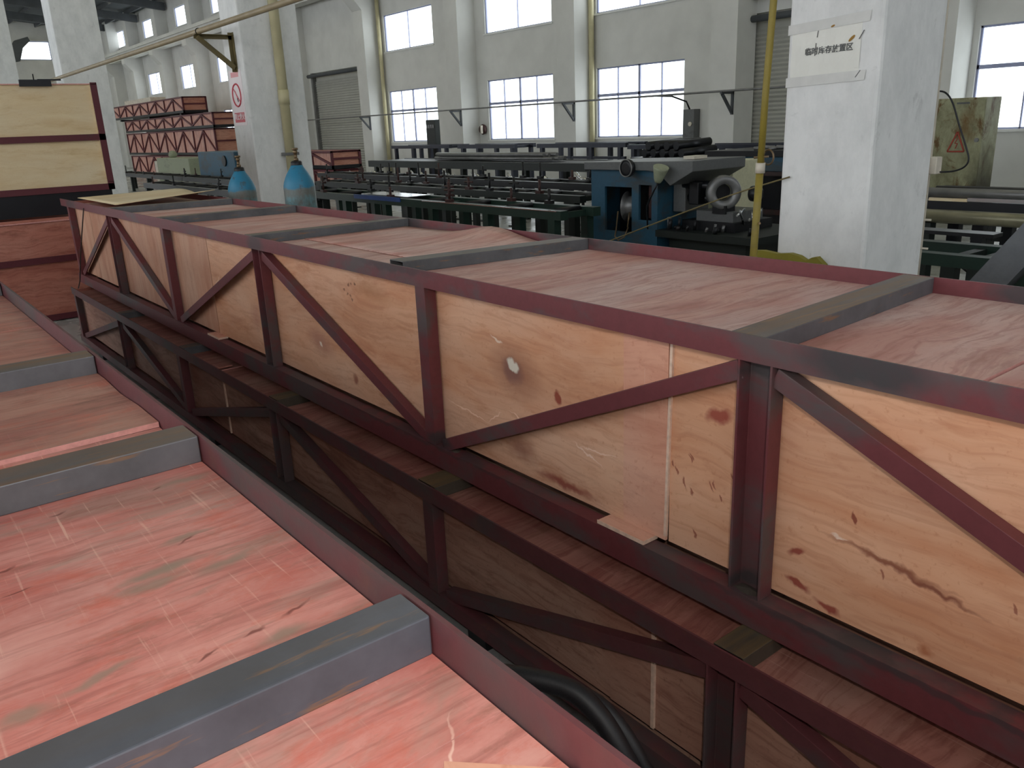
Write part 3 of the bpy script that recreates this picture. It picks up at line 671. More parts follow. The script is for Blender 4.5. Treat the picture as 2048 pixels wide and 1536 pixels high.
# left stack
YL1 = 0.370
def dips(u, v): return 0.004*math.sin(u*9)+0.003*math.sin(v*5+u*3)
rl = random.Random(11)
bl = []
def kt(x, y, sx, sy, col, rot=0.0, edge=0.3, st=0.7): return ((x-1.2, y-(-0.075), 1.19-0.518), (sx, sy, 1.0), lin(*col), rot, edge, st, None, 'xy')
def ply_blobs_xy(name, base, dark, pale, stain, scr, blobs):
    t = NT(name, 0.5, spec=0.3); wp = t.warp(3.0, 0.06)
    g1 = t.noise((70, 3.5, 46), 5, 0.65, 0.4, src=wp); g2 = t.noise((13, 3.0, 9), 6, 0.7, 0.4, src=wp); g3 = t.noise((6, 3, 3), 6, 0.7)
    c = t.mix(t.ramp(g2, 0.36, 0.66), lin(*dark), lin(*base))
    c = t.mix(t.mul(t.ramp(g3, 0.42, 0.72), 0.75), c, lin(*pale))
    c = t.mix(t.mul(t.ramp(t.noise((8, 2.2, 8), 5, 0.7, 0.5), 0.56, 0.66), 0.5), c, lin(158, 140, 126))
    c = t.mix(t.mul(t.ramp(g1, 0.48, 0.64), 0.5), c, tuple(x*0.6 for x in lin(*dark)[:3])+(1,))
    c = t.mix(t.mul(t.ramp(t.noise((20, 6, 9), 6, 0.75, 0.3), 0.54, 0.66), 0.55), c, lin(*stain))
    c = t.mix(t.mul(t.ramp(t.noise((15, 7, 9), 6, 0.75, 0.2), 0.52, 0.68), 0.6), c, lin(206, 104, 84))
    for s1v, r in (((7, 160, 7), 0.25), ((5, 120, 5), -0.15)):
        s1 = t.noise(None, 2, 0.5, 0.2, vec=t.scaled(s1v, rot=(0, 0, r)))
        s2 = t.noise((3.0, 3.0, 3.0), 3, 0.6)
        c = t.mix(t.mul(t.mul(t.ramp(s1, 0.66, 0.74), t.ramp(s2, 0.42, 0.62)), scr), c, lin(240, 196, 176))
    wb = t.warp(18.0, 0.04)
    for (loc, sc, col, rot, edge, st, _, pl) in blobs: c = t.blob(c, loc, sc, col, rot, edge, st, warp=wb, plane=pl)
    return t.out(c, g1, 0.08, 0.004)
for i in range(9):
    bl.append(kt(-0.70-0.55*rl.random(), 0.02+0.30*rl.random(), 0.010+0.008*rl.random(), 0.035+0.03*rl.random(), (150, 132, 116), 0.1, 0.3, 0.7))
for i in range(6):
    bl.append(kt(-0.60+0.22*rl.random(), 0.08+0.26*rl.random(), 0.012, 0.025, (150, 108, 84), -0.5, 0.3, 0.6))
for i in range(10):
    bl.append(kt(-0.66-0.6*rl.random(), 0.02+0.30*rl.random(), 0.003, 0.012+0.02*rl.random(), (120, 64, 58), 0.3, 0.4, 0.8))
for (x, y, l_, r) in ((-0.455, 0.27, 0.10, 0.9),): bl.append(kt(x, y, 0.0022, l_, (246, 206, 188), r, 0.3, 1.0))
M['ply_top_l'] = ply_blobs_xy('salmon_plywood_top', (216, 142, 130), (194, 114, 104), (224, 172, 160), (150, 104, 88), 0.6, bl)
M['ply_top_l2'] = ply_blobs_xy('dusty_rose_plywood_top', (190, 136, 118), (168, 108, 96), (192, 152, 134), (120, 84, 70), 0.15, [])
nodesL = [('c', -7.4), ('a', -6.0), ('c', -4.6), ('a', -3.2), ('c', -1.9), ('a', -0.6), ('c', 0.7)]
leftc = crate('near left plywood crate, salmon top crossed by grey channels, cut by the bottom edge', -7.6, 1.20, YL1-0.89, YL1, 0.518, 1.24, nodesL, 'ply_low_side', 'ply_top_l', 'red_steel_b',
    beams=[(-4.15, -4.15), (-3.42, -3.42), (-2.035, -2.035, 0.075, 'beam_rusty'), (-1.335, -1.335, 0.075, 'beam_rusty'), (-0.655, -0.640, 0.056, 'beam_blue'), (0.1, 0.1)],
    sheets=[(-7.59, -2.70, 0.0, None, 'ply_top_l2'), (-2.695, -2.07, 0.0, None, 'ply_top_l2'), (-2.069, -1.53, 0.004, dips, 'ply_top_l2'), (-1.529, -1.300, -0.002, None, 'ply_top_l'), (-1.299, -0.50, 0.0, None, 'ply_top_l'), (-0.499, 1.19, 0.0, None, 'ply_top_l')],
    truss=('y1',))
crate('bottom crate of the near left stack, hidden under the salmon topped one', -7.6, 1.20, YL1-0.89, YL1-0.01, 0.04, 0.516, nodesL, 'ply_low_side', 'ply_low_top', 'red_steel_b', beams=[(-4.2, -4.2), (-2.0, -2.0), (0.1, 0.1)], truss=('y1',))
for i, x in enumerate((-7.2, -4.6, -2.0, 0.6)):
    o = MB().box(x-0.05, x+0.05, YL1-0.88, YL1-0.02, 0.0, 0.04).build('timber_bearer', 'dark_steel'); tag(o, ORDN[i]+' dark bearer on the floor under the near left crates', 'bearer', 'bearers under the left crates')
# plywood offcut at the bottom edge of the photo
mb = MB(); mb.sweep([(0, 0), (0.14, -0.10), (0.20, 0.0), (0.080, 0.078)], (-0.478, 0.285, 1.197), (-0.478, 0.285, 1.201), (1, 0, 0), (0, 1, 0))
o = mb.build('plywood_offcut', 'ply_side_pink'); tag(o, 'small thin plywood offcut lying on the near left crate', 'offcut')

# loose sheets on the main crate
def warped(name, x0, x1, y0, y1, zf, mat, label, n=18, m=10, th=0.004, skew=0.0):
    vs = []
    for lay in (0, 1):
        for j in range(m+1):
            for i in range(n+1):
                u, v = i/n, j/m; vs.append((x0+(x1-x0)*u+skew*v, y0+(y1-y0)*v, zf(u, v)+lay*th))
    N = (n+1)*(m+1); fs = []
    for j in range(m):
        for i in range(n):
            q = j*(n+1)+i; fs.append((q+N, q+1+N, q+n+2+N, q+n+1+N)); fs.append((q, q+n+1, q+n+2, q+1))
    for i in range(n): fs.append((i, i+1, i+1+N, i+N)); q = m*(n+1)+i; fs.append((q+1, q, q+N, q+1+N))
    for j in range(m): q = j*(n+1); fs.append((q+n+1, q, q+N, q+n+1+N)); q += n; fs.append((q, q+n+1, q+n+1+N, q+N))
    mb = MB(); mb.add(vs, fs, True); o = mb.build(name, mat); return tag(o, label, 'plywood sheet')
warped('plywood_sheet', -4.0+0.12, -2.72, 1.75, 2.34, lambda u, v: 1.1965+0.05*math.exp(-((u-0.68)/0.2)**2)*v*v, 'ply_top', 'thin pink plywood sheet with a lifted corner on the topmost middle crate')
warped('plywood_sheet', -8.05, -6.78, 1.58, 2.34, lambda u, v: 1.244+0.045*abs(math.sin(u*4.2+0.4))*v*(0.4+0.6*u)+0.006*v, 'ply_tan', 'wavy tan plywood sheet lying on the far end of the middle crate')

# tan crate and the pinkish crate beneath it, at the far end on the left
M['ply_tan_side'] = M['ply_tan']
tanc = crate('tall tan plywood crate with maroon frame, at the upper left', -15.2, -9.2, 0.45, 2.17, 1.24, 2.26, [('c', -14.2), ('a', -12.8), ('c', -11.4), ('a', -10.1)], 'ply_tan', 'ply_tan', 'maroon', end_mat='ply_tan', beams=[], beam_h=0.01, ch=0.02, top_rail=False)
mb = MB(); mb.box(-9.21, -9.185, 1.50, 1.77, 2.225, 2.285); mb.build('hinge_plate', 'black_steel', tanc)
mb = MB(); mb.tube([(-9.2, 1.63, 2.28), (-9.2, 1.63, 2.335)], 0.006, 6); mb.box(-9.22, -9.19, 1.66, 1.86, 2.276, 2.29); mb.build('latch_pin', 'black_steel', tanc)
pinkc = crate('red-brown plywood crate beneath the tan crate at the left', -15.2, -9.2, 0.45, 2.15, 0.01, 1.03, [('c', -14.2), ('a', -12.8), ('c', -11.4), ('a', -10.1)], 'ply_end', 'ply_end', 'maroon', end_mat='ply_end', beams=[], top_rail=False, mid=0.61)
for i, x in enumerate((-9.3, -12.0, -14.7)):
    o = MB().box(x-0.08, x+0.08, 0.47, 2.14, 1.032, 1.24).build('spacer_beam', 'black_steel'); tag(o, ['front', 'middle', 'rear'][i]+' dark spacer beam between the tan crate and the crate beneath it', 'beam', 'spacer beams under the tan crate')
for q_, x in (('front', -9.6), ('rear', -14.7)):
    o = MB().box(x-0.08, x+0.08, 0.55, 2.1, 0.0, 0.01).build('timber_bearer', 'black_steel'); tag(o, q_+' dark bearer on the floor beneath the red-brown crate', 'bearer', 'bearers under the red-brown crate')

# far stack behind the middle column
def far_crate(label, x1, n, z0, z1, y0=12.0, y1=13.05, bay=1.27, group=None):
    nd = [('a' if i % 2 else 'c', x1-0.07-bay*(n-i)) for i in range(n+1)]
    t = thing('plywood_crate', (x1, (y0+y1)/2, z0), label, 'crate', group); x0 = x1-bay*n-0.1
    box('side_panel', 'ply_far', t, x0, x1-0.05, y0+0.05, y0+0.07, z0+0.08, z1-0.05)
    box('top_panel', 'ply_far', t, x0, x1, y0+0.02, y1-0.02, z1-0.04, z1-0.02)
    box('end_panel', 'ply_far_end', t, x1-0.06, x1-0.04, y0+0.03, y1-0.03, z0+0.08, z1-0.04)
    box('far_side_panel', 'ply_far', t, x0, x1-0.05, y1-0.07, y1-0.05, z0+0.08, z1-0.05)
    for yy in (y0, y1-0.06):
        MB().box(x0, x1, yy, yy+0.06, z1-0.06, z1).build('top_chord', 'maroon', t)
        MB().box(x0, x1, yy, yy+0.06, z0, z0+0.10).build('bottom_chord', 'dark_steel', t)
    box('end_rail', 'dark_steel', t, x1-0.03, x1, y0, y1, z0, z0+0.10); box('end_rail', 'maroon', t, x1-0.03, x1, y0, y1, z1-0.05, z1)
    box('mid_rail', 'maroon', t, x1-0.03, x1+0.01, y0, y1, (z0+z1)/2, (z0+z1)/2+0.06)
    for yy in (y0, y1-0.07): box('corner_post', 'maroon', t, x1-0.06, x1+0.005, yy, yy+0.07, z0+0.1, z1-0.05)
    for i, (kd, x) in enumerate(nd[:-1]):
        box('post', 'maroon', t, x, x+0.07, y0, y0+0.05, z0+0.1, z1-0.05)
        xa, xb = x+0.05, nd[i+1][1]+0.02
        a, b = ((z0+0.12, z1-0.08) if (n-i) % 2 == 0 else (z1-0.08, z0+0.12))
        MB().bar((xa, y0+0.025, a), (xb, y0+0.025, b), 0.05, 0.06).build('diagonal_brace', 'maroon', t)
    return t
far_crate('top crate of the far stack, behind and left of the middle column', -37.2, 9, 2.75, 3.40)
far_crate('second crate from the top of the far stack left of the middle column', -33.85, 10, 2.08, 2.66)
far_crate('third crate from the top of the far stack, the tallest of them', -33.9, 10, 1.02, 2.05)
far_crate('bottom crate of the far stack, mostly hidden by machines', -33.7, 10, 0.0, 0.98)
for q_, x in (('right', -37.8), ('middle', -42.5), ('left', -47.5)):
    o = MB().box(x-0.1, x+0.1, 12.05, 13.0, 2.66, 2.75).build('spacer_beam', 'black_steel'); tag(o, q_+' dark spacer under the top crate of the far stack', 'beam', 'spacers in the far stack')
o = MB().box(-46.8, -42.3, 12.2, 12.9, 3.40, 3.62).build('white_bundle', 'plastic_white'); tag(o, 'long white package on top of the far crate stack', 'package')
far_crate('small red plywood crate in front of the left shutter door', -21.98, 4, 0.70, 1.20, 11.0, 11.95, 1.25)
far_crate('crate under the small red one in front of the left shutter door', -21.9, 4, 0.0, 0.68, 11.0, 11.95, 1.25)

# ------------------------------------------------------------------ gas bottles
def bottle(x, y, h, label, mt='bottle'):
    t = thing('gas_bottle', (x, y, 0), label, 'gas bottle', 'blue gas bottles behind the middle crate'); r = 0.116
    pr = [(0.10, 0.0), (r, 0.02), (r, h-0.165), (0.114, h-0.145), (0.107, h-0.118), (0.095, h-0.088), (0.079, h-0.058), (0.062, h-0.032), (0.050, h-0.014), (0.044, h)]
    mb = MB(); mb.lathe(pr, (x, y, 0), 32); mb.build('body', mt, t)
    MB().lathe([(0.041, h-0.02), (0.043, h), (0.041, h+0.025), (0.030, h+0.032)], (x, y, 0), 24).build('neck_ring', 'dark_steel', t)
    MB().lathe([(0.018, h+0.03), (0.018, h+0.05), (0.012, h+0.052), (0.012, h+0.085), (0.017, h+0.087), (0.017, h+0.105), (0.010, h+0.11)], (x, y, 0), 14).build('valve', 'brass', t)
    vv = C.objects[-1]
    mb = MB(); mb.tube([(x, y, h+0.066), (x+0.035, y-0.02, h+0.066)], 0.008, 10); mb.build('valve_outlet', 'brass', vv)
    MB().lathe([(0.022, h+0.11), (0.024, h+0.118), (0.022, h+0.126)], (x, y, 0), 12).build('hand_wheel', 'brass', vv)
    return t
bottle(-6.02, 2.72, 1.475, 'right blue gas bottle, nearer one, standing in front of the middle column')
bottle(-7.04, 2.66, 1.42, 'left blue gas bottle, farther one, with a dirty grey band', 'bottle_b')

# ------------------------------------------------------------------ services on the back wall
t = thing('wall_pipe_run', (-20, 15.0, 2.2), 'thin grey pipe running along the back wall across the windows', 'pipe')
MB().tube([(-33, 14.98, 2.2), (-8, 14.98, 2.2)], 0.022, 8).build('pipe_run', 'grey_steel', t)
for x in (-27.6, -21.95, -16.85, -11.85):
    mb = MB(); mb.bar((x+.3, 14.93, 2.17), (x+.3, 15.35, 2.17), 0.05, 0.05); mb.bar((x+.3, 15.33, 1.72), (x+.3, 15.33, 2.2), 0.05, 0.05, (0, 1, 0)); mb.bar((x+.3, 14.97, 2.15), (x+.3, 15.32, 1.76), 0.05, 0.05)
    mb.build('wall_bracket', 'roof_steel', t)
for x, lb in ((-26.98, 'cream downpipe on the back wall beside the left shutter door'), (-16.1-0.22, 'cream downpipe on the back wall between two tall windows')):
    o = MB().tube([(x-0.12, 15.88, 0), (x-0.12, 15.88, 6.4)], 0.07, 12).build('downpipe', 'pipe_cream'); tag(o, lb, 'pipe')
t = thing('fire_hose_case', (-21.5, 15.9, 1.5), 'small round red fitting on the back wall between two windows', 'fitting')
MB().lathe([(0.14, 0), (0.16, 0.05), (0.12, 0.12)], (-21.35, 15.98, 1.60), 20, (0, -1, 0)).build('case', 'rust_red', t)
box('cover', 'plastic_white', t, -21.32, -21.26, 15.80, 15.86, 1.48, 1.72)
t = thing('wall_switch_box', (-13.1, 15.9, 1.36), 'grey switch box on the back wall right of a window', 'box')
box('case', 'machine_grey', t, -13.28, -12.95, 15.78, 16.0, 1.0, 1.88, bevel=0.01)
MB().lathe([(0.05, 0), (0.05, 0.03)], (-13.05, 15.78, 1.55), 12, (0, -1, 0)).build('dial', 'plastic_white', t)
MB().tube([(-13.1, 15.8, 1.88), (-13.12, 15.7, 2.05), (-13.3, 15.4, 2.18), (-13.5, 15.0, 2.2)], 0.02, 8).build('cable', 'dark_steel', t)

def cab(name, x0, x1, y0, y1, z0, z1, mat, label, cat='cabinet'):
    t = thing(name, ((x0+x1)/2, (y0+y1)/2, z0), label, cat); box('body', mat, t, x0, x1, y0, y1, z0, z1, bevel=0.01); return t
t = cab('control_cabinet', -21.78, -21.3, 14.12, 14.3, 0, 1.94, 'dark_green', 'narrow dark control cabinet standing before the leftmost tall window')
for q in range(4): box('vent', 'grey_steel', t, -21.74+q*0.11, -21.68+q*0.11, 14.105, 14.12, 1.70, 1.80)
# stained electrical cabinet
t = cab('electrical_cabinet', -6.12, -5.40, 13.0, 13.5, 0, 1.81, 'cabinet', 'tall stained electrical cabinet with a red warning triangle, beside the right column', 'cabinet')
box('side_cover', 'pale_green_machine', t, -6.30, -6.12, 13.02, 13.48, 0, 1.80)
dr_ = box('door', 'cabinet', t, -6.11, -5.405, 12.985, 13.0, 0.06, 1.78, bevel=0.004)
mb = MB()
def flat_poly(mb, pts, y, closed=True, w_=0.022):
    for i in range(len(pts)-(0 if closed else 1)):
        a, b = pts[i], pts[(i+1) % len(pts)]; mb.bar((a[0], y, a[1]), (b[0], y, b[1]), w_, 0.004, (0, 1, 0))
flat_poly(mb, [(-5.74, 1.34), (-5.86, 1.06), (-5.62, 1.06)], 12.978); flat_poly(mb, [(-5.73, 1.25), (-5.765, 1.175), (-5.725, 1.175), (-5.75, 1.10)], 12.978, False, 0.012)
mb.build('warning_triangle', 'hazard', dr_)
MB().lathe([(0.03, 0), (0.03, 0.03)], (-5.46, 12.985, 1.22), 14, (0, -1, 0)).build('lock', 'grey_steel', dr_)
box('name_plate', 'ink', dr_, -5.80, -5.62, 12.978, 12.984, 1.725, 1.75)

# ------------------------------------------------------------------ benches, racks and machines
def rack(name, label, x0, x1, y0, y1, zt, bh, legs, mat, legmat=None, cat='rack', group=None, legw=0.09, shelf=None, cross=None):
    t = thing(name, ((x0+x1)/2, (y0+y1)/2, 0), label, cat, group); legmat = legmat or mat
    for yy in (y0, y1): MB().box(x0, x1, yy-0.05, yy+0.05, zt-bh, zt).build('top_rail', mat, t)
    for x in legs:
        for yy in (y0, y1): MB().box(x-legw/2, x+legw/2, yy-0.045, yy+0.045, 0, zt-bh).build('leg', legmat, t)
        MB().box(x-0.035, x+0.035, y0+0.045, y1-0.045, zt-bh, zt-bh+0.06).build('cross_member', legmat, t)
    if shelf: MB().box(x0+0.05, x1-0.05, y0-0.035, y0+0.035, shelf-0.06, shelf).build('lower_rail', legmat, t)
    return t
G = 'dark rail racks along the back wall'
rack('rail_rack', 'leftmost navy rail rack along the back wall, under the left window', -22.6, -19.5, 13.4, 14.0, 1.24, 0.09, [-22.4, -21.4, -21.0, -19.7], 'navy_steel', cat='rack', group=G)
rack('rail_rack', 'navy rail rack along the back wall under the middle window', -19.1, -16.6, 13.4, 14.0, 1.24, 0.10, [-18.9, -18.2, -17.4, -16.75], 'navy_steel', group=G)
rack('rail_rack', 'long navy rail rack under the widest tall window', -15.75, -12.8, 13.4, 14.0, 1.24, 0.10, [-15.6, -14.6, -13.9, -13.0], 'navy_steel', group=G, shelf=0.95)
rack('rail_rack', 'short navy rail rack beside the pile of dark cylinders', -12.75, -12.1, 13.4, 14.0, 1.19, 0.09, [-12.6, -12.25], 'navy_steel', group=G)
rack('rail_rack', 'navy rail rack in front of the right shutter door', -10.9, -8.6, 13.4, 14.0, 1.18, 0.08, [-10.75, -9.6, -8.8], 'navy_steel', group=G)
rack('rail_rack', 'navy rail rack against the grey wall at the right edge', -5.2, -2.2, 14.6, 15.2, 1.13, 0.05, [-4.9, -3.6, -2.4], 'navy_steel', group=G, shelf=0.98)
t = thing('tube_bundle', (-13.7, 10.6, 1.03), 'bundle of long grey tubes lying on the dark machine beam', 'tubes')
rr = random.Random(5)
for i in range(9):
    yy = 10.3+0.085*(i % 5); zz = 1.075+0.07*(i//5)
    MB().tube([(-15.9+rr.random()*0.5, yy, zz), (-12.0+rr.random()*0.4, yy, zz)], 0.036, 10).build('tube', 'grey_steel', t)
# dark beam machine running under the tube bundle
t = rack('long_machine_bed', 'long dark green machine bed carrying the grey tube bundle', -17.8, -7.3, 9.9, 10.9, 1.03, 0.14, [-17.5, -16, -14, -12, -10, -8], 'dark_green', cat='machine')
MB().box(-17.7, -7.4, 10.0, 10.8, 0.98, 1.02).build('bed_plate', 'dark_steel', t)
for i in range(10):
    x = -17.3+i*1.0
    MB().tube([(x, 9.6, 0.62), (x+0.10, 9.7, 0.80)], 0.045, 10).build('rest_roller', 'bright_steel', t)
# pile of dark cylinders
t = thing('roller_pile', (-10.2, 12.0, 0.0), 'pile of dark ribbed rollers stacked under the window sill', 'rollers')
for i in range(5):
    for j in range(2 if i < 4 else 1):
        x = -10.75+i*0.22+0.10*j; MB().tube([(x, 11.7, 1.10+0.13*j), (x+0.10, 12.5, 1.14+0.13*j)], 0.075, 14).build('roller', 'black_steel', t)
box('pallet', 'dark_steel', t, -11.0, -9.6, 11.6, 12.6, 0.0, 1.03)
# roller conveyors, front to back
def conveyor(label, x0, x1, y0, y1, zt, nleg, nroll, mat='dark_green', legmat='dark_green', pins=0, bh=0.12, shelf=None, seed=1, group='roller conveyors in front of the back wall'):
    r = random.Random(seed)
    t = rack('roller_conveyor', label, x0, x1, y0, y1, zt, bh, [x0+0.15+(x1-x0-0.3)*i/(nleg-1) for i in range(nleg)], mat, legmat, 'conveyor', group, 0.10, shelf)
    for i in range(nroll):
        x = x0+0.2+(x1-x0-0.4)*i/(nroll-1); MB().tube([(x, y0+0.06, zt-0.02), (x, y1-0.06, zt-0.02)], 0.035, 10).build('roller', 'dark_steel', t)
    for i in range(pins):
        x = x0+0.3+(x1-x0-0.6)*(i+r.random()*0.5)/max(1, pins); h = 0.10+0.16*r.random(); yy = y0 if r.random() < 0.6 else y1
        mb = MB(); mb.tube([(x, yy, zt-0.02), (x, yy, zt+h)], 0.016, 8); mb.box(x-0.05, x+0.05, yy-0.03, yy+0.03, zt, zt+0.035)
        if r.random() < 0.5: mb.tube([(x-0.09, yy, zt+h*0.6), (x+0.09, yy, zt+h*0.6)], 0.014, 6)
        mb.build('guide_pin', 'rust_red' if r.random() < 0.35 else 'dark_steel', t)
    return t
conveyor('dark roller conveyor, just before the long machine bed', -16.4, -7.9, 7.9, 8.4, 0.90, 8, 14, 'dark_steel', pins=14, bh=0.09, seed=3)
conveyor('dark conveyor with rusty guide pins, second row back', -14.0, -7.1, 6.7, 7.1, 0.88, 7, 12, 'dark_green', pins=12, seed=4, shelf=0.35, bh=0.08)
t = conveyor('nearest green bench with a bright worn rail, beside the blue machine', -11.9, -6.1, 5.5, 5.95, 0.87, 6, 8, 'green', 'green', pins=8, seed=6, shelf=0.40, bh=0.09)
MB().box(-8.6, -6.15, 5.44, 5.45, 0.862, 0.872).build('rail_edge', 'bright_steel', t)
box('plate', 'bright_steel', t, -10.3, -9.1, 5.55, 5.9, 0.872, 0.885)['label'] = 'bright steel plate with blue edge'
box('plate_edge', simple('blue_plate_edge', (40, 70, 130), 0.5), t, -10.3, -9.1, 5.43, 5.445, 0.83, 0.885)
mb = MB(); mb.box(-8.35, -7.7, 6.15, 6.5, 0.34, 0.36); mb.box(-8.35, -8.31, 6.15, 6.5, 0, 0.34); mb.box(-7.74, -7.7, 6.15, 6.5, 0, 0.34)
o = mb.build('floor_stool', 'grey_steel'); tag(o, 'low grey stool on the floor between the green bench and the conveyors', 'stool')
# shiny inclined rollers seen between the rows
STL = ['third from the left', 'fourth from the left', 'fifth from the left', 'third from the right', 'second from the right', 'rightmost', 'second from the left', 'leftmost']
for i, (x, y, z, l) in enumerate(((-14.9, 9.3, 0.84, .10), (-13.7, 9.3, 0.86, .1), (-13.2, 9.2, 0.80, .1), (-12.6, 9.2, 0.86, .12), (-11.35, 9.1, 0.82, .22), (-9.75, 9.2, 0.86, .2), (-16.6, 9.3, 0.80, .1), (-17.6, 9.3, 0.80, .06))):
    t = thing('support_stand', (x, y, 0), STL[i]+' of the small stands with shiny slanted rollers among the conveyors', 'stand', 'roller stands among the conveyors')
    MB().tube([(x-l/2, y-0.06, z+l*0.35), (x+l/2, y-0.06, z-l*0.35)], 0.026, 10).build('roller', 'bright_steel', t)
    MB().tube([(x, y, 0), (x, y, z-0.02)], 0.025, 8).build('post', 'dark_steel', t)
    box('foot', 'dark_steel', t, x-0.1, x+0.1, y-0.1, y+0.1, 0, 0.02)

# blue cutting machine
t = thing('blue_saw_machine', (-6.2, 6.9, 0), 'blue and grey machine with a wire spool in its open front', 'machine')
mb = MB(); y0, y1 = 6.5, 7.2
for a in ((-6.75, -6.54, 0.0, 1.20), (-6.54, -6.14, 1.02, 1.20), (-6.54, -6.14, 0.0, 0.55), (-6.14, -6.04, 0.0, 1.20), (-6.04, -5.86, 1.05, 1.20), (-6.04, -5.86, 0.0, 0.69), (-5.86, -5.78, 0.0, 1.20)):
    mb.box(a[0], a[1], y0, y0+0.03, a[2], a[3])
mb.box(-6.75, -6.72, y0+.03, y1, 0, 1.2); mb.box(-5.81, -5.78, y0+.03, y1, 0, 1.2); mb.box(-6.72, -5.81, y1-0.03, y1, 0, 1.2)
mb.build('housing', 'blue_machine', t)
box('inner_back', 'black_steel', t, -6.70, -5.83, y0+0.40, y0+0.42, 0.1, 1.18)
MB().sweep([(-6.78, 1.20), (-5.84, 1.20), (-5.70, 1.18), (-5.55, 1.06), (-5.27, 1.20), (-5.27, 1.30), (-6.78, 1.275)], (0, 6.42, 0), (0, 7.25, 0), (1, 0, 0), (0, 0, 1)).build('head', 'machine_grey', t, bevel=0.006)
MB().lathe([(0.085, 0), (0.092, 0.02), (0.092, 0.05), (0.05, 0.055)], (-6.10, 6.42, 1.225), 24, (0, -1, 0)).build('dial', 'dark_steel', t)
MB().ring((-6.10, 6.365, 1.225), (0, 1, 0), 0.085, 0.007, 26, 6).build('dial_rim', 'grey_steel', t)
MB().lathe([(0.16, -0.09), (0.16, -0.08), (0.11, -0.07), (0.125, 0.0), (0.11, 0.07), (0.16, 0.08), (0.16, 0.09)], (-6.27, 6.68, 0.80), 26, (1, 0.3, 0)).build('wire_spool', 'grey_steel', t)
mb = MB(); mb.tube([(-6.36, 6.52, 0.76), (-6.37, 6.5, 0.56), (-6.34, 6.45, 0.5), (-6.28, 6.44, 0.46), (-6.2, 6.45, 0.5), (-6.19, 6.5, 0.60)], 0.008, 8); mb.tube([(-6.19, 6.52, 0.76), (-6.2, 6.5, 0.6)], 0.008, 8); mb.build('loose_wire', 'brass', t)
box('tool_column', 'rust_red', t, -5.99, -5.93, 6.6, 6.66, 0.7, 1.04)
box('top_clutter', 'plastic_white', t, -5.62, -5.48, 6.7, 6.9, 1.30, 1.33)
# lathe to its right
t = thing('tube_facing_machine', (-5.4, 6.9, 0), 'dark oily machine with a round grey ring head, right of the blue machine', 'machine')
box('gear_case', 'machine_grey', t, -5.76, -5.62+0.02, 6.72, 7.1, 0.77, 1.14, bevel=0.01)
box('side_plate', 'blue_machine', t, -5.775, -5.76, 6.74, 7.1, 0.77, 1.14)
MB().box(-5.76, -4.55, 6.45, 7.5, 0.54, 0.61).build('tray', 'dark_green', t)
MB().box(-5.70, -4.75, 6.6, 7.4, 0.0, 0.54).build('base', 'dark_green', t)
MB().box(-5.6, -4.95, 6.68, 7.3, 0.61, 0.70).build('saddle', 'dark_steel', t)
MB().box(-5.45, -5.0, 6.72, 7.2, 0.70, 0.80).build('cross_slide', 'machine_grey', t)
mb = MB(); ax = V((0.75, -0.66, 0)).normalized()
mb.lathe([(0.085, -0.07), (0.150, -0.07), (0.165, -0.05), (0.165, 0.05), (0.150, 0.07), (0.085, 0.07), (0.080, 0.0), (0.085, -0.07)], (-5.15, 6.75, 0.985), 32, tuple(ax)); mb.f = [f for f in mb.f if len(f) < 10]; mb.sm = mb.sm[:len(mb.f)]; mb.mi = mb.mi[:len(mb.f)]
mb.build('ring_head', 'grey_steel', t)
MB().lathe([(0.078, -0.09), (0.078, -0.05)], (-5.15, 6.75, 0.985), 24, tuple(ax)).build('spindle', 'black_steel', t)
MB().box(-5.24, -5.08, 6.70, 6.85, 0.78, 0.86).build('head_foot', 'dark_steel', t)
for yy, zz, r in ((6.75, 1.05, 0.045), (6.80, 0.92, 0.05), (6.85, 0.99, 0.04)):
    MB().tube([(-5.64, yy, zz), (-5.25, yy, zz-0.01)], r, 14).build('shaft', 'black_steel', t)
box('motor_block', 'dark_steel', t, -5.50, -5.38, 6.65, 6.9, 0.86, 1.08, bevel=0.01)
rr = random.Random(9)
for i in range(16):
    x = -5.72+1.1*rr.random(); y = 6.5+0.2*rr.random(); h = 0.03+0.10*rr.random(); MB().tube([(x, y, 0.61), (x+0.02*rr.random(), y, 0.61+h)], 0.014+0.012*rr.random(), 8).build('bolt', 'dark_steel' if i % 4 else 'grey_steel', t)
for i in range(7):
    x = -4.98+0.35*rr.random(); MB().tube([(x, 6.7+0.2*rr.random(), 0.66+0.2*rr.random()), (x+0.06, 6.66, 0.68+0.2*rr.random())], 0.011, 8).build('handle', 'bright_steel', t)
MB().lathe([(0.05, 0), (0.075, 0.01), (0.08, 0.08), (0.05, 0.10)], (-4.93, 6.9, 0.97), 16, (1, 0, 0)).build('hand_wheel', 'dark_steel', t)
t = thing('work_lamp', (-5.60, 6.42, 1.2), 'grey cone work lamp on a bent cable in front of the machine head', 'lamp')
MB().lathe([(0.03, 0), (0.045, 0.03), (0.075, 0.14), (0.078, 0.16)][::-1], (-5.62, 6.32, 1.10), 20, (0.35, -0.1, 0.9)).build('lamp_shade', 'pale_green_machine', t)
MB().tube([(-5.62, 6.32, 1.09), (-5.66, 6.32, 1.03), (-5.74, 6.34, 0.93), (-5.80, 6.36, 0.85), (-5.82, 6.4, 0.62)], 0.009, 8).build('cable', 'black_steel', t)
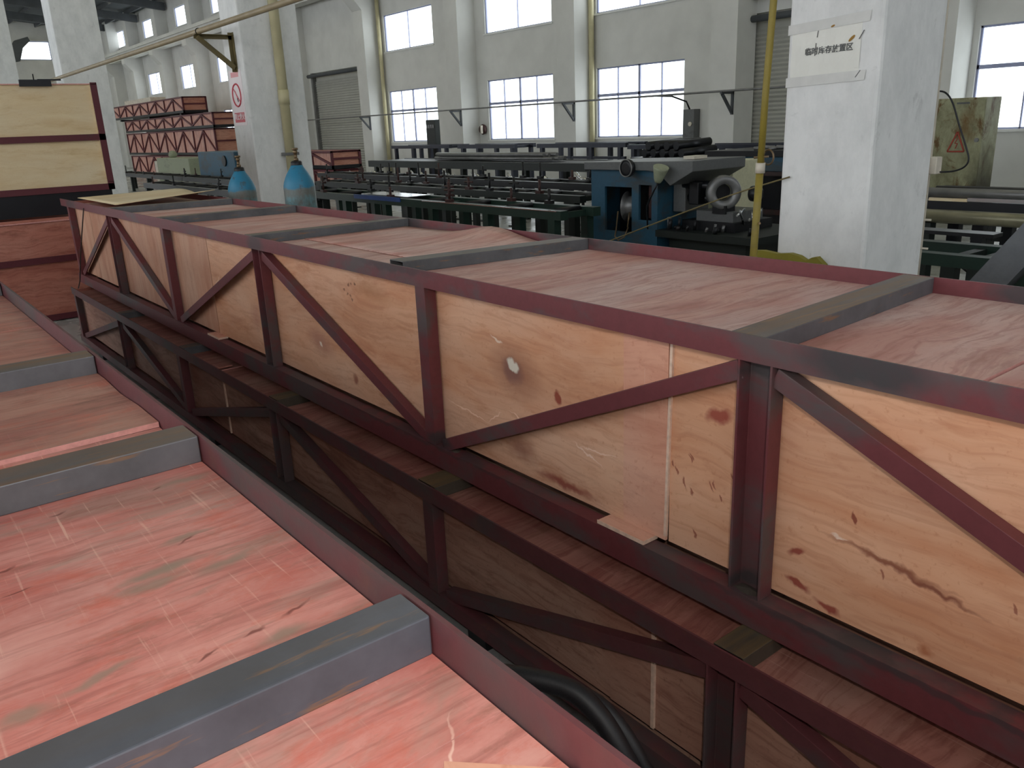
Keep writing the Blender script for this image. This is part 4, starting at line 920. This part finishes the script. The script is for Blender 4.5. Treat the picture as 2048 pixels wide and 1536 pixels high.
# cream machine behind
t = thing('cream_machine', (-5.93, 7.8, 0), 'cream painted machine cabinet with two small windows', 'machine')
MB().sweep([(-6.17, 0), (-5.68, 0), (-5.68, 1.235), (-6.12, 1.225), (-6.17, 1.19)], (0, 7.6, 0), (0, 8.1, 0), (1, 0, 0), (0, 0, 1)).build('body', 'cream_machine', t, bevel=0.015)
MB().box(-6.07, -5.94, 7.585, 7.6, 0.93, 1.19).build('window', 'glass_dark', t, bevel=0.012); MB().box(-5.85, -5.75, 7.585, 7.6, 1.07, 1.165).build('window', 'glass_dark', t, bevel=0.008)
MB().ring((-5.80, 7.62, 1.235), (0, 1, 0), 0.03, 0.01, 16, 6).build('lifting_eye', 'cream_machine', t)
# blue press
t = thing('blue_press', (-6.3, 9.4, 0), 'wide blue press with a dark open throat, left of the right column', 'machine')
MB().box(-7.1, -4.9, 9.0, 9.9, 1.02, 1.20).build('crown', 'blue_machine', t, bevel=0.01); MB().box(-7.15, -4.85, 8.95, 9.95, 1.20, 1.27).build('cap', 'dark_steel', t)
box('red_edge', 'rust_red', t, -6.75, -4.95, 8.98, 9.02, 0.97, 1.02); box('red_edge', 'rust_red', t, -6.75, -4.95, 8.98, 9.02, 0.50, 0.56)
box('throat_back', 'black_steel', t, -7.05, -4.95, 9.6, 9.65, 0.2, 1.02); box('table', 'dark_steel', t, -7.1, -4.9, 9.0, 9.9, 0.0, 0.50)
for x in (-7.05, -5.95, -5.0): box('upright', 'rust_red', t, x, x+0.07, 9.02, 9.12, 0.56, 0.97)
mb = MB()
for i in range(8): x = -6.5+i*0.11; mb.tube([(x, 9.1, 1.29+0.02*(i % 2)), (x+0.13, 9.2, 1.30)], 0.022, 8)
mb.build('loose_parts', 'grey_steel', t)

# yellow pipe with a valve
t = thing('yellow_standpipe', (-2.54, 3.6, 0), 'thin yellow upright pipe with a round valve wheel, left of the right column', 'pipe')
MB().tube([(-2.55, 3.6, 0), (-2.543, 3.6, 1.0), (-2.528, 3.6, 1.46)], 0.019, 14).build('lower_pipe', 'pipe_yellow', t)
MB().tube([(-2.527, 3.6, 1.46), (-2.518, 3.6, 1.8), (-2.50, 3.6, 2.2), (-2.44, 3.6, 4.2)], 0.017, 14).build('upper_pipe', 'pipe_yellow', t)
MB().tube([(-2.528, 3.6, 1.42), (-2.527, 3.6, 1.47)], 0.024, 14).build('coupling', 'plastic_white', t)
MB().ring((-2.505, 3.63, 1.495), (0.2, 1, 0), 0.036, 0.005, 24, 6).build('valve_wheel', 'brass', t)
MB().tube([(-2.56, 3.59, 1.495), (-2.49, 3.61, 1.50)], 0.006, 6).build('valve_handle', 'brass', t)
mb = MB(); mb.tube([(-2.55, 3.61, 1.17), (-2.60, 3.7, 1.165), (-2.50, 3.58, 1.175)], 0.006, 6); mb.build('side_stub', 'brass', t)
# slack line from the column down to the bench
o = MB().tube(smooth([(-2.743, 4.19, 1.357), (-3.009, 4.1, 1.271), (-3.30, 4.1, 1.174), (-3.622, 4.1, 1.063), (-4.005, 4.1, 0.927), (-4.279, 4.1, 0.834), (-4.6, 4.1, 0.70), (-5.2, 4.1, 0.02)]), 0.0045, 6).build('slack_cord', 'olive_bracket'); tag(o, 'slack cord slanting down from the right column past the machines', 'cord')
# yellow guard at the foot of the right column
mb = MB()
prof = [(0, 0), (0.46, 0), (0.46, 0.89), (0.41, 0.930), (0.385, 0.925), (0.345, 0.903), (0.30, 0.925), (0.24, 0.935), (0.16, 0.925), (0.06, 0.935), (0, 0.93)]
mb.sweep(prof, (-2.93, 4.15, 0), (-2.93, 4.19, 0), (1, 0, 0), (0, 0, 1)); o = mb.build('column_guard', simple('yellow_guard_paint', (140, 130, 36), 0.6)); tag(o, 'crumpled yellow guard sheet at the foot of the right column', 'guard')

# machinery to the right of the right column
t = rack('roller_table', 'dark table carrying long steel bars, right of the right column', -4.3, -1.6, 7.4, 8.0, 0.93, 0.10, [-4.1, -3.2, -3.0, -1.8], 'black_steel', cat='rack')
for (y, z, r, m_) in ((7.35, 1.0, 0.040, 'grey_steel'), (7.55, 1.01, 0.03, 'black_steel'), (7.7, 1.0, 0.03, 'dark_steel')):
    MB().tube([(-3.46, y, z), (-1.7, y, z)], r, 14).build('bar', m_, t)
box('bright_bar', 'bright_steel', t, -3.1, -1.7, 7.33, 7.37, 0.935, 0.965); box('tan_strip', 'ply_tan', t, -3.42, -3.1, 7.33, 7.37, 0.93, 0.955)
o = MB().tube([(-3.55, 7.1, 0.83), (-1.5, 7.1, 0.83)], 0.055, 20).build('steel_tube', simple('olive_grey_tube', (140, 136, 112), 0.35, 0.4)); tag(o, 'thick olive grey steel tube below the long bars at the right', 'tube')
for q_, x in (('left', -3.3), ('right', -1.9)):
    o = MB().box(x-0.05, x+0.05, 7.05, 7.15, 0, 0.775).build('tube_stand', 'dark_green'); tag(o, q_+' dark green stand under the thick olive tube', 'stand', 'stands under the olive tube')
t = rack('green_bench', 'low green bench with open frame, right of the right column', -3.3, -1.7, 5.6, 6.1, 0.775, 0.08, [-3.1, -2.42, -2.25], 'green', 'dark_green', 'bench', shelf=0.42)
MB().box(-3.2, -2.30, 5.9, 6.05, 0.85, 0.875).build('raised_plate', 'dark_steel', t)
mb = MB(); mb.tube([(-2.62, 6.2, 0.60), (-2.5, 6.25, 0.5), (-2.3, 6.3, 0.48), (-2.0, 6.3, 0.5)], 0.010, 6); mb.build('cable', 'black_rubber', t)
t = rack('green_bench', 'dark green frame behind the low green bench at the right', -3.6, -1.5, 8.6, 9.1, 0.80, 0.08, [-3.4, -2.6, -1.7], 'dark_green', cat='bench', shelf=0.5)
# slate brace in the right corner
t = thing('slanted_support', (-1.2, 3.2, 0), 'slate grey slanted steel support at the right edge behind the crate', 'support')
MB().sweep([(-1.42, 0.90), (-1.29, 0.90), (-0.95, 1.40), (-1.02, 1.46), (-1.10, 1.36)], (0, 3.15, 0), (0, 3.30, 0), (1, 0, 0), (0, 0, 1)).build('brace', 'grey_brace', t)
MB().box(-1.30, -0.9, 3.20, 3.28, 0.0, 0.92).build('foot_plate', 'green', t); MB().sweep([(-1.29, 0.90), (-0.9, 0.90), (-0.9, 1.30), (-0.97, 1.35)], (0, 3.22, 0), (0, 3.26, 0), (1, 0, 0), (0, 0, 1)).build('web_plate', 'green', t)

# machines left of the middle column
t = thing('pale_green_machine', (-30.5, 9.5, 0), 'pale green machine cabinet in front of the far crate stack', 'machine')
box('body', 'pale_green_machine', t, -32.7, -29.1, 9.3, 10.3, 0.0, 1.06, bevel=0.03); MB().lathe([(0.1, 0), (0.16, 0.08), (0.12, 0.2), (0.05, 0.24)], (-32.0, 9.7, 1.06), 14).build('motor', 'pale_green_machine', t)
box('side_cover', 'plastic_white', t, -33.0, -32.7, 9.3, 10.2, 0, 0.95)
t = thing('slate_machine', (-26.5, 9.5, 0), 'slate blue machine cabinet with a dark round port, left of the middle column', 'machine')
box('body', 'blue_machine', t, -28.1, -24.9, 9.3, 10.3, 0.0, 1.27, bevel=0.03); MB().lathe([(0.16, 0), (0.16, 0.04)], (-25.7, 9.3, 1.0), 20, (0, -1, 0)).build('port', 'black_steel', t)
conveyor('dark roller conveyor in front of the pale green machine, far left', -33.5, -15.5, 8.0, 8.6, 0.62, 10, 20, 'black_steel', pins=16, seed=8)
conveyor('dark low conveyor behind the gas bottles, left of the middle column', -22, -13.5, 5.9, 6.5, 0.70, 6, 10, 'black_steel', pins=5, seed=9)

# black braided hose between the crates
pts = [(-1.60, 0.78, 0.42), (-1.33, 0.82, 0.54), (-1.18, 0.86, 0.60), (-1.06, 0.93, 0.60), (-0.99, 0.955, 0.565), (-0.93, 0.965, 0.50), (-0.90, 0.98, 0.42), (-0.87, 0.98, 0.2)]
t = thing('braided_hose', (-1.0, 0.95, 0.2), 'bundle of black braided hoses looped between the near left crate and the middle crates', 'hose')
for dx, dy, dz, r in ((0, 0, 0, 0.022), (0.02, 0.03, -0.02, 0.016)):
    pp = [V(p)+V((dx, dy, dz)) for p in pts]; fine = []
    for i in range(len(pp)-1):
        a = pp[max(i-1, 0)]; b = pp[i]; c = pp[i+1]; d = pp[min(i+2, len(pp)-1)]
        for q in range(8):
            u = q/8; fine.append(0.5*((2*b)+(c-a)*u+(2*a-5*b+4*c-d)*u*u+(3*b-a-3*c+d)*u**3))
    fine.append(pp[-1]); MB().tube(fine, r, 12).build('hose', 'black_rubber', t)
# dark hood on the end wall
o = MB().sweep([(0, 0), (0.5, 0.1), (0.8, 0.9), (1.3, 1.35), (1.2, 1.6), (0.4, 1.35), (0, 0.8)], (-65.6, 10.5, 6.9), (-65.2, 10.5, 6.9), (0, 1, 0), (0, 0, 1)).build('wall_fan_hood', 'roof_steel'); tag(o, 'dark curved hood beside the window high on the far end wall', 'hood')
